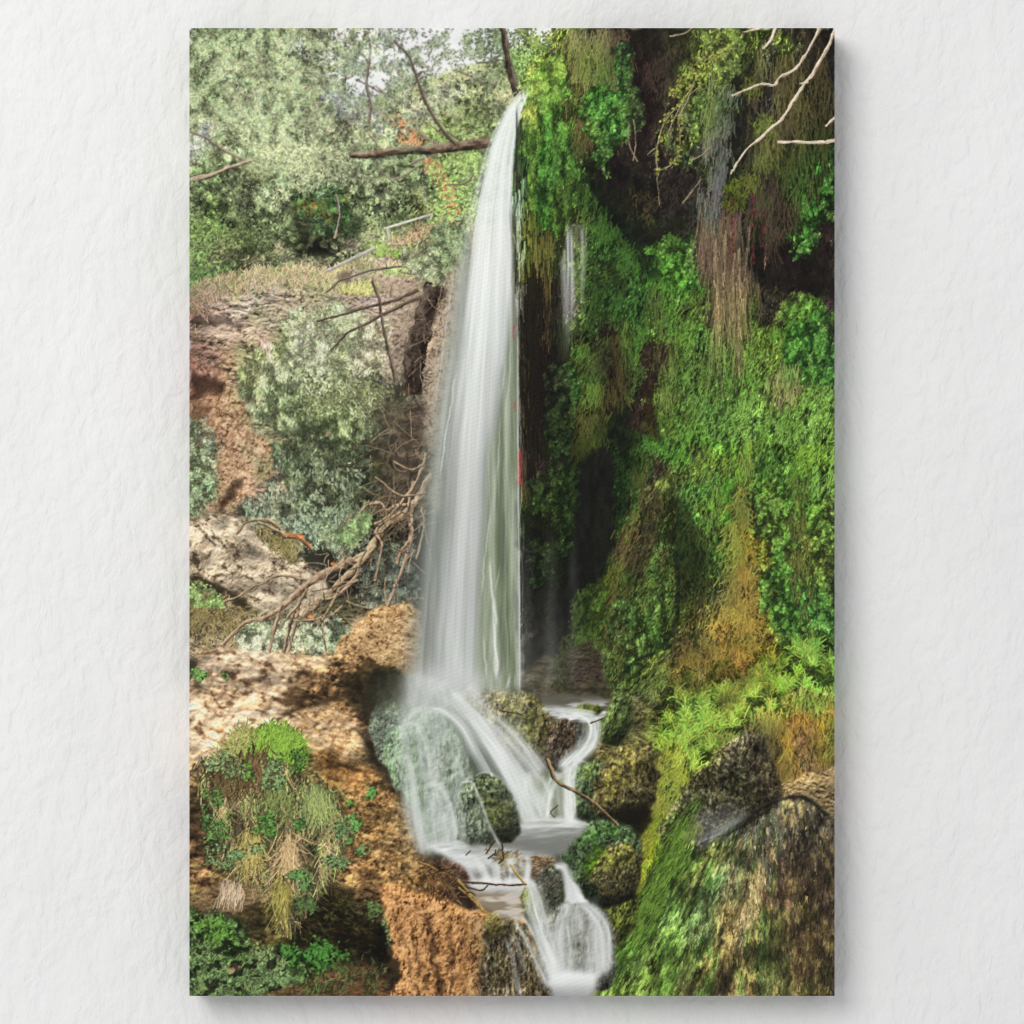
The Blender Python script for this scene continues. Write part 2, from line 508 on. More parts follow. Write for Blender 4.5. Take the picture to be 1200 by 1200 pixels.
def emboss(m, sc, k, seed=0, asp=1.0, ang=0., lx=-.5, ly=-.86, o=4):
    """lumps and hollows on a surface, by their own light and shade"""
    sl = bbox(m)
    x, y = XX[sl], YY[sl]
    ca, sa = np.cos(ang), np.sin(ang)
    h = fbm((x * ca + y * sa) / (sc * asp), (-x * sa + y * ca) / sc, o, seed, .5)
    gy, gx = np.gradient(h)
    q = gx * -lx + gy * -ly
    q = np.tanh(q / max(float(q.std()), 1e-6) * .7)
    INK[sl] = INK[sl] * (1 + k * q * m[sl])[..., None]
GUIDE = {
45: '240 8a7 280 9b8 330 9b8 370 897 420 aba 470 ccb 510 ddd 550 bcb 590 897 630 bcb 650 785 680 664 710 664 740 332 770 332 800 564 830 674 860 563 900 563 940 442 970 332',
80: '240 9b8 280 ab9 330 ab9 370 9a8 410 bcb 440 ccb 480 ccb 510 ab9 550 bb9 590 785 620 9a7 640 582 680 673 710 463 740 343 770 433 800 453 830 675 860 454 900 553 940 442 970 332',
120: '240 8a7 280 ab9 330 9b8 370 9a8 400 bbb 430 aa9 470 ab9 510 aa7 550 9a6 590 9a8 640 472 680 563 710 384 735 374 760 332 790 442 820 573 850 465 880 443 920 442 950 552 972 332',
160: '232 bba 250 9a8 290 9b9 330 ab9 370 9a9 410 897 450 9a7 490 985 520 8a5 550 8a5 640 372 675 452 710 273 740 332 770 322 800 453 830 554 860 443 900 552 940 342 970 232',
200: '240 796 280 785 320 8a8 360 9a8 400 786 440 786 480 785 520 785 550 797 640 262 670 352 700 232 740 222 780 322 815 343 840 555 870 342 900 452 930 342 960 252',
240: '240 574 280 564 320 685 360 463 385 374 430 685 470 685 510 784 540 796 640 262 670 341 700 242 740 232 770 322 800 333 830 554 860 432 890 442 920 332 955 173 975 232',
280: '240 594 280 463 320 574 360 342 400 353 440 9a6 480 a85 520 685 620 562 650 341 680 565 710 253 740 242 770 372 800 372 830 654 860 543 900 432 940 252 970 322',
320: '235 584 260 774 300 a95 340 a96 380 a96 420 a97 460 a96 490 a97 520 675 625 551 650 432 670 465 700 242 740 263 775 382 800 372 830 654 860 654 890 332 930 221 970 332',
360: '230 765 260 a87 300 a98 340 a97 380 996 420 a97 450 a98 490 654 510 a97 620 442 645 543 670 465 700 242 740 252 780 362 820 462 850 764 880 452 910 442 940 372 970 433',
400: '232 854 260 a86 290 b97 320 895 360 aa8 400 9a8 440 a97 480 544 510 b97 625 431 645 543 665 465 700 342 715 321 740 362 770 462 800 472 840 473 880 573 910 572 940 372 965 263',
440: '232 643 260 a74 285 895 320 9a8 360 9a8 400 896 440 896 480 443 505 a97 620 331 650 332 680 362 705 441 715 321 740 352 760 431 790 462 830 463 860 472 900 573 930 774 960 473',
480: '235 853 260 a74 290 785 320 796 350 685 390 795 430 685 465 675 490 654 620 432 650 343 680 452 700 551 725 232 760 421 790 462 830 473 870 583 910 583 950 583',
520: '230 676 260 a74 290 b85 320 785 360 453 400 574 440 564 470 454 490 654 615 533 640 344 680 341 720 121 750 262 790 372 830 482 870 583 910 472 950 582',
560: '232 586 255 974 290 b85 310 a86 340 575 380 675 420 564 460 453 485 554 630 353 655 462 680 121 720 131 745 352 770 442 800 453 830 572 870 582 900 362 940 472 970 583',
600: '230 675 255 864 285 676 320 686 360 686 400 686 440 353 470 443 490 554 630 341 660 352 700 111 730 242 760 441 790 342 820 473 850 482 880 452 910 462 940 472 970 462',
640: '235 a98 265 a98 295 987 320 664 345 998 380 786 410 565 440 543 470 543 630 231 650 352 690 121 715 352 740 441 770 442 800 242 830 462 860 672 885 761 910 362 940 562 970 452',
680: '232 664 260 a98 300 a98 340 a98 370 987 400 765 430 554 460 554 480 555 620 221 660 121 690 351 710 341 740 453 770 462 800 342 830 453 860 762 885 862 910 362 940 462 970 352',
720: '235 764 265 764 300 885 340 664 370 675 400 786 440 a86 470 975 620 333 660 222 690 342 715 342 740 352 770 362 800 341 830 663 860 872 890 762 920 362 950 373 970 363',
760: '235 876 265 cb9 300 ca8 340 986 380 987 420 a86 450 b96 475 a85 630 444 660 333 690 543 715 453 745 352 775 352 800 541 830 762 860 862 890 761 920 472 950 473 970 363',
800: '235 b97 265 eca 300 eca 330 ca7 360 a74 400 864 430 643 460 442 560 886 620 553 650 433 700 331 720 353 745 454 770 562 800 773 820 551 850 541 880 672 910 692 940 693 970 693',
840: '240 ec9 270 eca 310 ca8 350 b96 390 b85 420 964 440 532 480 675 560 786 620 563 700 342 725 442 750 553 775 682 800 693 830 7a3 860 8a3 890 893 920 a72 950 a82 972 672',
880: '235 b97 260 a96 290 693 325 692 350 583 375 a85 410 ba7 435 a74 480 576 560 787 620 463 680 554 710 653 740 663 770 782 800 8a3 830 782 855 443 880 443 905 652 935 863 965 762',
920: '235 764 260 785 290 675 320 765 350 674 380 863 410 a63 440 963 480 687 560 464 620 787 660 787 700 552 730 552 760 773 790 782 815 663 840 454 870 453 900 653 930 875 960 543',
960: '235 532 260 563 290 764 320 885 350 675 380 575 410 863 440 852 465 742 500 687 560 454 620 787 670 464 710 331 740 443 760 771 785 572 810 786 830 777 860 665 890 443 920 333 950 443',
1000: '235 532 260 674 290 873 320 876 350 665 380 585 410 743 440 742 470 632 490 521 560 787 620 765 670 343 700 362 725 551 745 551 760 681 780 481 800 774 830 773 860 454 890 554 920 554 950 543',
1040: '235 643 265 764 290 664 320 775 350 575 380 452 410 653 440 743 460 852 490 742 540 643 600 765 680 352 705 441 730 341 755 572 775 463 800 454 830 464 860 764 890 864 920 754 950 543',
1080: '235 463 260 463 290 443 320 452 350 441 380 331 410 331 440 342 470 b73 510 a63 540 973 570 652 600 431 660 777 720 342 745 364 775 575 800 464 830 763 860 875 890 563 920 653 950 543',
1120: '235 574 265 463 290 463 320 463 350 463 380 452 410 331 440 221 460 a73 490 b73 520 a74 550 652 580 443 610 542 660 777 700 464 730 575 760 683 790 674 820 663 850 763 880 563 910 563 940 643 970 332',
1155: '235 685 265 675 300 564 340 463 380 453 420 532 450 643 480 b73 520 963 560 543 600 443 630 332 660 777 700 564 740 684 780 673 820 553 860 653 900 653 940 552 970 331',
}


def make_guide():
    """broad colour of the print, from hand-read swatches"""
    P, C = [], []
    for y, row in GUIDE.items():
        q = row.split()
        for k in range(0, len(q), 2):
            P.append((float(q[k]), float(y))); C.append(hx(q[k + 1]))
    P = np.array(P, F); C = np.array(C, F)
    st = 6
    gx = XX[::st, ::st]; gy = YY[::st, ::st]
    num = np.zeros(gx.shape + (3,), F); den = np.zeros(gx.shape, F)
    for (x, y), c in zip(P, C):
        d2 = (gx - x) ** 2 + ((gy - y) * .9) ** 2
        w = 1 / (d2 + 60) ** 2
        num += w[..., None] * c; den += w
    g = num / den[..., None]
    g = np.repeat(np.repeat(g, st, 0), st, 1)[:H2, :W2]
    return blur(g, 4)


G = make_guide()
# ---------------------------------------------------------------- print: the scene in the picture
DN = np.array([.299, .587, .114], F)
# break up the swatches: sample them through a wandering lookup, take a little red out of the darks
wx = (fbm(XX / 26, YY / 26, 4, 3) - .5) * 46
wy = (fbm(XX / 26, YY / 26, 4, 13) - .5) * 60
G = at(G, XX + wx, YY + wy)
GL = (G * DN).sum(-1, keepdims=True)
sat = .90 - .17 * sst(600 - XX, -10, 10) * (YY < 760)
G = G * sat[..., None] + GL * (1 - sat[..., None])
del sat
# foliage left of the fall is grey olive rather than bluish
lf = sst(560 - XX, -30, 30) * sst(790 - YY, 0, 40)
gr = np.clip(G[..., 1] - G[..., 0], 0, 1)
G[..., 0] += lf * gr * .45
G[..., 2] = np.where(G[..., 2] > G[..., 1] * .82, G[..., 2] + (G[..., 1] * .82 - G[..., 2]) * lf * (gr > .02), G[..., 2])
del lf, gr
del wx, wy

# moss greens are warm, dark rock is brown
gr = np.clip(G[..., 1] - G[..., 0], 0, 1)
G[..., 0] += gr * .14
G[..., 2] = np.where(gr > .02, np.minimum(G[..., 2], G[..., 2] * .45 + G[..., 0] * .42), G[..., 2])
rt = sst(XX, 596, 620) * (gr > .05)
G[..., 2] += (np.minimum(G[..., 2], G[..., 1] * .42) - G[..., 2]) * rt * .85
G[..., 0] += (np.maximum(G[..., 0], G[..., 1] * .57) - G[..., 0]) * rt
# clay and tufa on the left: less red
ex = np.clip(G[..., 0] - G[..., 2] - .10, 0, 1) * sst(640 - XX, 0, 30) * (gr < .02)
G[..., 2] += ex * .28; G[..., 1] += ex * .10
lu = G.mean(-1)
dkb = (sst(.30 - lu, 0, .1) * (gr < .04))[..., None]
G += (lu[..., None] * np.array([1.13, 1.0, .82], F) - G) * dkb * .7
del gr, lu, dkb

FULL = np.ones((H2, W2), F)
sl_all = (slice(0, H2), slice(0, W2))


def region(poly, **k):
    sl, m = pmask(poly, **k)
    f = np.zeros((H2, W2), F); f[sl] = m
    return f


def veg(m, n, ln, wd, ang, spread, clump=14, dk=.4, br=1.7, base=.5, seed=0, label=None, curve=.2, hue=.06, tint=None, stretch=1.0, col=None, amb=.0, soft_light=.78, lean=0.):
    """foliage over a region: deep shade first, then leaves in light and dark clumps"""
    if label and label[0] == '+':
        label = newlab(label[1:])
    sl = bbox(m)
    mm = m[sl]
    X_, Y_ = XX[sl], YY[sl]
    cl = sst(fbm((X_ + lean * Y_) / clump, (Y_ - lean * X_) / (clump * stretch), 5, seed + 2, .6), .25, .78)
    own = None if col is None else np.array(col, F)
    if base > 0:
        g = G[sl] if own is None else own
        over(sl, mm, g * (base * (.55 + .9 * fbm(X_ / 5, Y_ / 5, 3, seed + 5)))[..., None], label)
    n = int(n * 1.6)
    x, y = scatter(n, (sl, mm), .35 + cl)
    gs_ = at(G, x, y)
    c = gs_ if own is None else own * .6 + gs_ * .4
    i = np.clip(((x - PX) * S).astype(int) - sl[1].start, 0, cl.shape[1] - 1); j = np.clip(((y - PY) * S).astype(int) - sl[0].start, 0, cl.shape[0] - 1)
    L = dk + (br - dk) * (cl[j, i] * .58 + .42 * rng.random(n))
    c = c * (1 + rng.normal(0, hue * .4, (n, 3)))
    L = 1 + (L * rng.normal(1, .16, n) + amb - 1) * soft_light
    if tint is not None:
        c = c + (np.array(tint, F) - c) * (np.clip(L - .9, 0, 1) * .3)[:, None]
    a = ang(x, y) if callable(ang) else ang
    leaves(x, y, rng.uniform(ln[0], ln[1], n) * .8, rng.uniform(wd[0], wd[1], n) * .8, a + rng.normal(0, spread, n), c, L, curve=rng.normal(0, curve, n)[:, None, None], label=label)


def match(m, sg=9, k=.75, lo=.5, hi=1.6):
    """bring the broad colour of an inked region back to the swatches"""
    a = blur(INK, sg * S) + .025
    b = blur(G, sg * S * .7) + .025
    g = np.clip(b / a, lo, hi) ** k
    INK[:] = INK * (1 + (g - 1) * m[..., None])


def strands(m, n, ln, ang, spread, lum=(.5, 1.5), bend=.3, wd=(.6, 1.2), droop=0., seed=0, col=None, label=None, hue=.03, mix=0.0, tip=1.15, taper=.6, feather=4):
    sl = bbox(m, 8 * feather)
    x, y = scatter(n, (sl, blur(m[sl], feather * S) * (.12 + sst(fbm(XX[sl] / 9, YY[sl] / 16, 4, seed + 17), .35, .6))))
    c = at(G, x, y).copy()
    mix = max(mix, .42)
    if col is not None:
        c = c * mix + np.array(col, F) * (1 - mix)
    c = c * (1 + rng.normal(0, hue * .4, (n, 3)))
    hairs(x, y, rng.uniform(ln[0], ln[1], n), ang + rng.normal(0, spread, n), c, rng.uniform(lum[0], lum[1], n), bend=rng.normal(0, bend, n), wd=rng.uniform(wd[0], wd[1], n), droop=droop, label=label, tip=tip, taper=taper)


def rock(sl, m, cols, sc=14, ang=0., asp=1., con=2.0, fine=.5, pits=.25, seed=0, label=None, gmix=0.0, warp=.14, lx=-.5, ly=-.86, amp=1.):
    """rough stone: lumps, cracks and pits lit from the upper left"""
    if m.shape == (H2, W2):
        sl = bbox(m); m = m[sl]
    x, y = XX[sl], YY[sl]
    ca, sa = np.cos(ang), np.sin(ang)
    u = (x * ca + y * sa) / (sc * asp); v = (-x * sa + y * ca) / sc
    w1 = fbm(u * .8, v * .8, 3, seed + 50) - .5
    u = u + w1 * warp * 2; v = v + (fbm(u * .8, v * .8, 3, seed + 60) - .5) * warp * 2
    big = fbm(u, v, 4, seed)
    rid = 1 - np.abs(fbm(u * 1.6, v * 1.6, 5, seed + 21, .6) * 2 - 1)
    fn = fbm(x / 3.2, y / 3.2, 4, seed + 31, .7)
    md = fbm(u * 3.1, v * 3.1, 4, seed + 35, .6)
    def lit(f, k):
        gy, gx = np.gradient(f)
        q = gx * -lx + gy * -ly
        return np.tanh(q / max(float(q.std()), 1e-6) * k)
    s1 = lit(big + .35 * rid, .55 * con / 2.5); s2 = lit(md, .5); s3 = lit(fn, .5)
    crack = 1 - sst(np.abs(fbm(u * .9 + 7, v * .9, 5, seed + 91, .6) - .5), .003, .03)
    pt = sst(fbm(u * 3.7, v * 4.4, 4, seed + 77, .6), .66, .80)
    t = .57 + amp * (.30 * s1 + .17 * s2 + .10 * s3 + .30 * (big - .5) + .14 * (fn - .5)) - pits * pt - pits * .8 * crack
    t = np.clip(t, 0, 1)
    c = pal(t, cols)
    if gmix:
        g = G[sl]
        cl = (c * DN).sum(-1, keepdims=True)
        gl = (g * DN).sum(-1, keepdims=True)
        c = c * (1 - gmix) + gmix * g * (.35 + 1.3 * t[..., None])
    over(sl, m, c, label)
    return t


# ---- 1 sky, far hill
INK[:] = pal(fbm(XX / 60, YY / 30, 3, 1), ['e4e6e6', 'f2f2f0', 'e8e6e8'])
LAB[:] = lid('printed_sky')
hill = region([(222, 190), (300, 150), (400, 128), (462, 106), (505, 92), (545, 78), (592, 70), (640, 63), (700, 60), (700, 360), (222, 360)], warp=4, soft=2, seed=4)
hc = pal(fbm(XX / 30 + YY / 60, YY / 14, 5, 6), ['8f9a68', 'a9ad7c', 'bdbb8c', 'c9c09c'])
over(sl_all, hill, hc, 'printed_hill')
veg(hill * (YY > 72), 14000, (2, 4), (1, 2.2), 0, 1.6, 16, .65, 1.25, 0, 8, col=(.60, .64, .42))
# ---- 2 woods behind
wood = region([(222, 33), (330, 33), (352, 60), (372, 100), (400, 140), (440, 150), (470, 122), (520, 112), (560, 110), (600, 120), (620, 150), (620, 345), (222, 360)], warp=16, fr=.05, soft=6, seed=5)
veg(wood, 30000, (2.5, 5.5), (1., 2.2), .6, 1.5, 15, .45, 1.35, .55, 20, 'printed_tree')
low = region([(222, 205), (300, 200), (350, 195), (430, 190), (500, 190), (560, 215), (540, 260), (470, 265), (430, 300), (380, 318), (300, 325), (222, 350)], warp=8, soft=5, seed=6)
veg(low, 20000, (2.2, 4.6), (1.3, 2.6), .9, 1.4, 13, .35, 1.55, .45, 30, 'printed_tree', hue=.09)
# bright green bush lower left, berry bush
bl = region([(222, 275), (245, 272), (268, 285), (278, 300), (262, 322), (240, 332), (222, 350)], warp=6, soft=3)
veg(bl, 3200, (2.5, 5), (1.4, 2.6), .4, 1.3, 9, .6, 1.5, .6, 33, '+printed_bush', col=(.42, .60, .30))
bb = region([(352, 225), (375, 215), (400, 222), (405, 245), (395, 275), (360, 275), (348, 250)], warp=6, soft=3)
veg(bb, 2600, (2.5, 5), (1.6, 2.8), .4, 1.3, 8, .35, 1.7, .4, 35, '+printed_bush', col=(.26, .46, .20))
for cx, cy, n in ((366, 240, 60), (384, 255, 45), (450, 222, 35), (372, 228, 30), (400, 232, 18)):
    x = rng.normal(cx, 9, n); y = rng.normal(cy, 7, n)
    leaves(x, y, 2.2, 1.8, rng.random(n) * 6, np.array([.82, .56, .2]), rng.uniform(.7, 1.15, n))
bc = region([(425, 200), (470, 192), (520, 200), (510, 235), (460, 250), (430, 262), (412, 240)], warp=7, soft=4)
veg(bc, 4200, (2.2, 4.8), (1, 2), .9, 1.2, 9, .5, 1.5, .0, 36, col=(.47, .55, .38))
# dark holes in the woods
for cx, cy, rx, ry, k in ((355, 285, 42, 22, .75), (300, 262, 30, 16, .5), (480, 222, 36, 16, .55), (390, 300, 40, 14, .7), (260, 235, 28, 12, .45), (440, 205, 30, 8, .4)):
    d = np.exp(-((XX - cx) / rx) ** 2 - ((YY - cy) / ry) ** 2) * sst(fbm(XX / 8, YY / 8, 4, 9), .35, .6) * k
    INK += (np.array([.13, .18, .11], F) - INK) * d[..., None]
so = blur(low, 3 * S) * .75
INK += (blur(INK, 1.1 * S) * F(.92) - INK) * so[..., None]
x, y = scatter(4200, low, np.clip(1 - np.abs(YY - 285) / 45, 0, 1))
leaves(x, y, rng.uniform(2, 4, 4200), rng.uniform(1., 2.0, 4200), rng.random(4200) * 6.3, at(G, x, y) * .8 + np.array([.06, .08, .05]), rng.uniform(.6, 1.25, 4200))
wd2 = region([(222, 185), (300, 190), (380, 190), (480, 190), (540, 205), (500, 240), (440, 250), (400, 230), (350, 232), (300, 262), (250, 255), (222, 262)], warp=12, soft=10, seed=8)
n = 11000
x, y = scatter(n, wd2, .15 + sst(fbm(XX / 14, YY / 12, 4, 63), .38, .62))
cl_ = at(sst(fbm(XX / 10, YY / 10, 4, 64), .25, .75), x, y)
leaves(x, y, rng.uniform(2, 4.6, n), rng.uniform(.7, 1.4, n), 1. + rng.normal(0, .9, n), at(G, x, y) * .78 + np.array([.09, .11, .075]), .45 + .6 * cl_ + rng.normal(0, .2, n), label='printed_tree')
for cx, cy, rx, ry, k in ((372, 290, 48, 20, .75), (395, 255, 26, 30, .45), (285, 300, 34, 18, .5), (250, 250, 30, 22, .35), (320, 250, 40, 16, .35), (450, 225, 40, 14, .35), (470, 250, 30, 14, .4)):
    d = np.exp(-((XX - cx) / rx) ** 2 - ((YY - cy) / ry) ** 2) * (.35 + .65 * sst(fbm(XX / 7, YY / 7, 4, 67), .3, .55)) * k
    INK *= (1 - d)[..., None]
# orange bare soil showing between the trees
for pts, w in (([(463, 138), (478, 152), (495, 172)], 13), ([(503, 186), (514, 205), (524, 226)], 12), ([(522, 215), (531, 240), (536, 262)], 12), ([(470, 160), (490, 168)], 8)):
    c = spline(pts, 60); n = 700
    k = rng.integers(0, 60, n)
    leaves(c[k, 0] + rng.normal(0, w * .33, n), c[k, 1] + rng.normal(0, 3, n), rng.uniform(1.5, 4, n), rng.uniform(1, 2, n), rng.random(n) * 6, np.array([.74, .49, .33]) * rng.normal(1, .07, (n, 1)), rng.uniform(.75, 1.2, n))
x, y = scatter(1500, region([(500, 150), (560, 150), (560, 280), (510, 280)], soft=6, warp=6))
leaves(x, y, rng.uniform(2.5, 5, 1500), rng.uniform(1, 2, 1500), rng.random(1500) * 6.3, np.array([.56, .66, .38]), rng.uniform(.6, 1.3, 1500))
# ---- 3 trunk behind the fall, pine at the lip
branch([(588, 30), (592, 48), (597, 75), (600, 92), (607, 110)], 8, 9, '2c2822', '6b6152', 3, .4, 'printed_tree_trunk')
branch([(649, 30), (650, 45), (647, 62)], 5, 4, '3a362e', '6b6152', 4, .4, 'printed_tree_trunk')
for p in ([(570, 33), (583, 42), (592, 55)], [(615, 33), (622, 50), (632, 62), (645, 72)], [(600, 40), (612, 36), (618, 33)], [(592, 60), (575, 72), (560, 74)], [(630, 48), (642, 60)]):
    branch(p, 2.2, 1.2, '3a3a36', '77756a', 5, .6, 'printed_branch')
pn = region([(545, 33), (585, 33), (600, 45), (612, 33), (640, 40), (660, 33), (665, 90), (630, 100), (612, 105), (603, 80), (590, 95), (575, 110), (560, 100), (575, 75), (545, 62)], warp=8, soft=6, seed=9)
veg(pn, 1700, (2.5, 5), (.8, 1.8), .3, 1.4, 8, .45, 1.25, 0, 44, 'printed_tree', col=(.36, .43, .30))
x, y = scatter(900, region([(600, 60), (660, 60), (680, 110), (615, 110)], soft=8, warp=5))
leaves(x, y, rng.uniform(2.5, 5, 900), rng.uniform(1, 2, 900), rng.random(900) * 6.3, np.array([.50, .62, .34]), rng.uniform(.55, 1.3, 900))

# ---- 4 the leaning willow: trunk, limbs, then its grey-green leaves
branch([(372, 187), (395, 184), (430, 182), (470, 176), (505, 175), (540, 171), (572, 166)], 7, 12, '332820', '8d7767', 11, .35, 'printed_tree_trunk')
branch([(220, 212), (245, 206), (268, 197), (290, 190), (302, 189)], 6, 3, '4a3a30', 'a08a7c', 12, .5, 'printed_branch')
for i, (p, w) in enumerate((
        ([(222, 154), (245, 164), (262, 176), (284, 188)], 3), ([(224, 112), (255, 128), (270, 142), (285, 160)], 2.2),
        ([(230, 36), (242, 47), (252, 54)], 2), ([(222, 78), (245, 72), (266, 66)], 2.5), ([(222, 189), (250, 196), (285, 192)], 1.6),
        ([(432, 75), (430, 100), (434, 120), (432, 140)], 3), ([(432, 75), (415, 88), (400, 95)], 2), ([(432, 76), (434, 55), (430, 36)], 3),
        ([(440, 100), (455, 112), (475, 122), (495, 136), (520, 152), (545, 168)], 2.2), ([(462, 48), (478, 65), (490, 95), (500, 122), (516, 148), (532, 168)], 3.4),
        ([(420, 95), (440, 105), (460, 118), (485, 130), (508, 150), (526, 163)], 2), ([(530, 82), (545, 87), (565, 96), (582, 100)], 2.2),
        ([(430, 158), (440, 166), (445, 175)], 2), ([(484, 148), (498, 160), (512, 170)], 4), ([(390, 130), (400, 142), (410, 150)], 2.4),
        ([(384, 158), (400, 150), (412, 146)], 2), ([(393, 220), (398, 245), (396, 265), (392, 280)], 2.4), 
        ([(482, 192), (505, 183), (530, 172)], 3), ([(462, 210), (475, 205), (490, 196)], 2), ([(525, 218), (545, 214), (556, 203)], 2),
        ([(462, 270), (480, 258), (505, 252)], 1.6), ([(440, 195), (452, 205), (464, 214)], 1.6), ([(395, 60), (420, 62), (432, 74)], 1.5), ([(455, 110), (462, 60), (450, 36)], 1.4))):
    branch(p, w * .7, w, '52443a', 'a39486', 20 + i, .8, 'printed_branch')
wl = np.clip(1.1 - np.hypot((XX - 300) / 130, (YY - 105) / 95) ** 2, 0, 1) + .8 * np.clip(1 - np.hypot((XX - 350) / 95, (YY - 195) / 40) ** 2, 0, 1)
hole = np.exp(-((XX - 425) / 40) ** 2 - ((YY - 88) / 34) ** 2) + .9 * np.exp(-((XX - 232) / 12) ** 2 - ((YY - 172) / 10) ** 2) + .8 * np.exp(-((XX - 500) / 45) ** 2 - ((YY - 55) / 18) ** 2)
wl = wl + .5 * np.clip(1 - np.hypot((XX - 440) / 90, (YY - 60) / 60), 0, 1) + .35 * np.clip(1 - np.hypot((XX - 520) / 90, (YY - 130) / 60), 0, 1)
tw = sst(fbm(XX / 15, YY / 13, 4, 61), .36, .62)
wl = np.clip(wl, 0, 1.1) * (1 - .82 * np.clip(hole, 0, 1)) * (.25 + tw)
n = 42000
x, y = scatter(n, wl)
g = at(G, x, y)
lu = np.clip(.55 + .50 * at(sst(fbm(XX / 9, YY / 11, 5, 62, .6), .25, .75), x, y) + rng.normal(0, .24, n), .3, 1.5)
c = g * np.array([.88, .905, .89])
c = c * (1 + rng.normal(0, .05, (n, 3)))
c = c + (np.array([.80, .84, .70]) - c) * np.clip(lu - 1.05, 0, 1)[:, None] * 1.2
leaves(x, y, rng.uniform(2, 4.6, n), rng.uniform(.7, 1.3, n), 1.0 + rng.normal(0, .9, n), c, np.clip(lu, .35, 1.12), label='printed_tree')
n = 1500  # leaves against the sky
x, y = scatter(n, np.clip(hole, 0, 1) * tw)
leaves(x, y, rng.uniform(2.5, 5, n), rng.uniform(.7, 1.4, n), 1.1 + rng.normal(0, .9, n), np.array([.58, .62, .52]), rng.uniform(.6, 1.2, n), label='printed_tree')
strands(wl * (YY < 200), 220, (6, 20), .9, .7, (.8, 1.1), .5, (.5, .7), seed=5, col=(.50, .47, .40))

branch([(344, 190), (368, 187), (395, 184), (430, 181), (470, 176), (505, 175), (540, 171), (575, 166)], 4, 12, ['221a15', '4a3a30', '75614f', '9a8674'], 0, 11, .3, 'printed_tree_trunk')
branch([(220, 212), (245, 206), (268, 197), (290, 190), (304, 189)], 6, 3, ['3a2c24', '6e5a4c', 'a08a7c', 'b8a595'], 0, 12, .5, 'printed_branch')
branch([(588, 30), (592, 48), (597, 75), (600, 92), (608, 112)], 7, 9, ['241f1a', '443a30', '64584a', '84786a'], 0, 3, .4, 'printed_tree_trunk')
branch([(300, 189), (322, 191), (346, 190)], 2.2, 3.4, '4a3a30', '94806e', 13, .5, 'printed_branch')
branch([(462, 48), (478, 65), (490, 95), (500, 122), (516, 148), (534, 170)], 2.2, 3.4, '3a3028', '8a7a6c', 25, .6, 'printed_branch')
branch([(432, 75), (430, 100), (434, 120), (432, 142)], 2.2, 3, '4a4038', '94867a', 26, .6, 'printed_branch')
branch([(222, 154), (245, 164), (262, 176), (284, 188)], 2, 3, '4a3c32', '94867a', 27, .6, 'printed_branch')
x, y = scatter(1500, region([(300, 175), (400, 172), (410, 196), (300, 205)], soft=6, warp=6))
leaves(x, y, rng.uniform(2, 4.6, 1500), rng.uniform(.7, 1.3, 1500), 1 + rng.normal(0, .9, 1500), at(G, x, y), rng.uniform(.6, 1.3, 1500))
so = blur(((YY < 215) & (XX < 600)).astype(F), 12 * S) * .4
INK += (blur(INK, 1.0 * S) - INK) * so[..., None]
# ---- 5 far bank, path edge, fence rail
bank = region([(222, 352), (232, 336), (262, 326), (300, 322), (340, 316), (370, 320), (392, 318), (420, 303), (445, 288), (470, 280), (500, 268), (525, 262), (600, 262), (610, 600), (222, 620)], warp=5, fr=.1, soft=1.5, seed=14)
sl = crop(222, 250, 615, 630)
rock(sl, bank[sl], ['4b3d30', '836e56', 'ab9476', 'c4ac8c', 'd8c4a4'], 18, .3, 1.9, 3.0, 1.0, .35, 70, 'printed_earth_bank', gmix=.35)
# orange undercut clay on the left
och = region([(222, 415), (240, 430), (258, 436), (268, 450), (285, 470), (298, 500), (320, 520), (335, 545), (300, 575), (275, 600), (222, 600)], warp=6, soft=4, seed=15)
sl = crop(222, 405, 345, 606)
rock(sl, och[sl], ['6b4a33', '9a6e4a', 'b58a62', 'c6a07a', 'd8b894'], 13, 1.0, 1.6, 3.2, 1.0, .4, 80, gmix=.25)
cav = region([(222, 362), (240, 366), (262, 372), (285, 377), (292, 384), (270, 386), (245, 380), (222, 380)], warp=5, soft=3, fr=.15)
INK += (np.array([.25, .21, .18], F) - INK) * (cav * .65)[..., None]
cav = region([(222, 432), (240, 438), (256, 442), (266, 450), (268, 462), (250, 458), (238, 462), (222, 470)], warp=5, soft=4, fr=.15)
INK += (np.array([.24, .15, .10], F) - INK) * (cav * .8)[..., None]
cav = region([(222, 470), (240, 465), (250, 480), (240, 510), (222, 520)], warp=6, soft=8, fr=.15)
INK += (np.array([.36, .23, .14], F) - INK) * (cav * .6)[..., None]
cav = region([(262, 578), (275, 562), (285, 560), (275, 585), (258, 600)], warp=4, soft=3, fr=.15)
INK += (np.array([.22, .15, .10], F) - INK) * (cav * .7)[..., None]
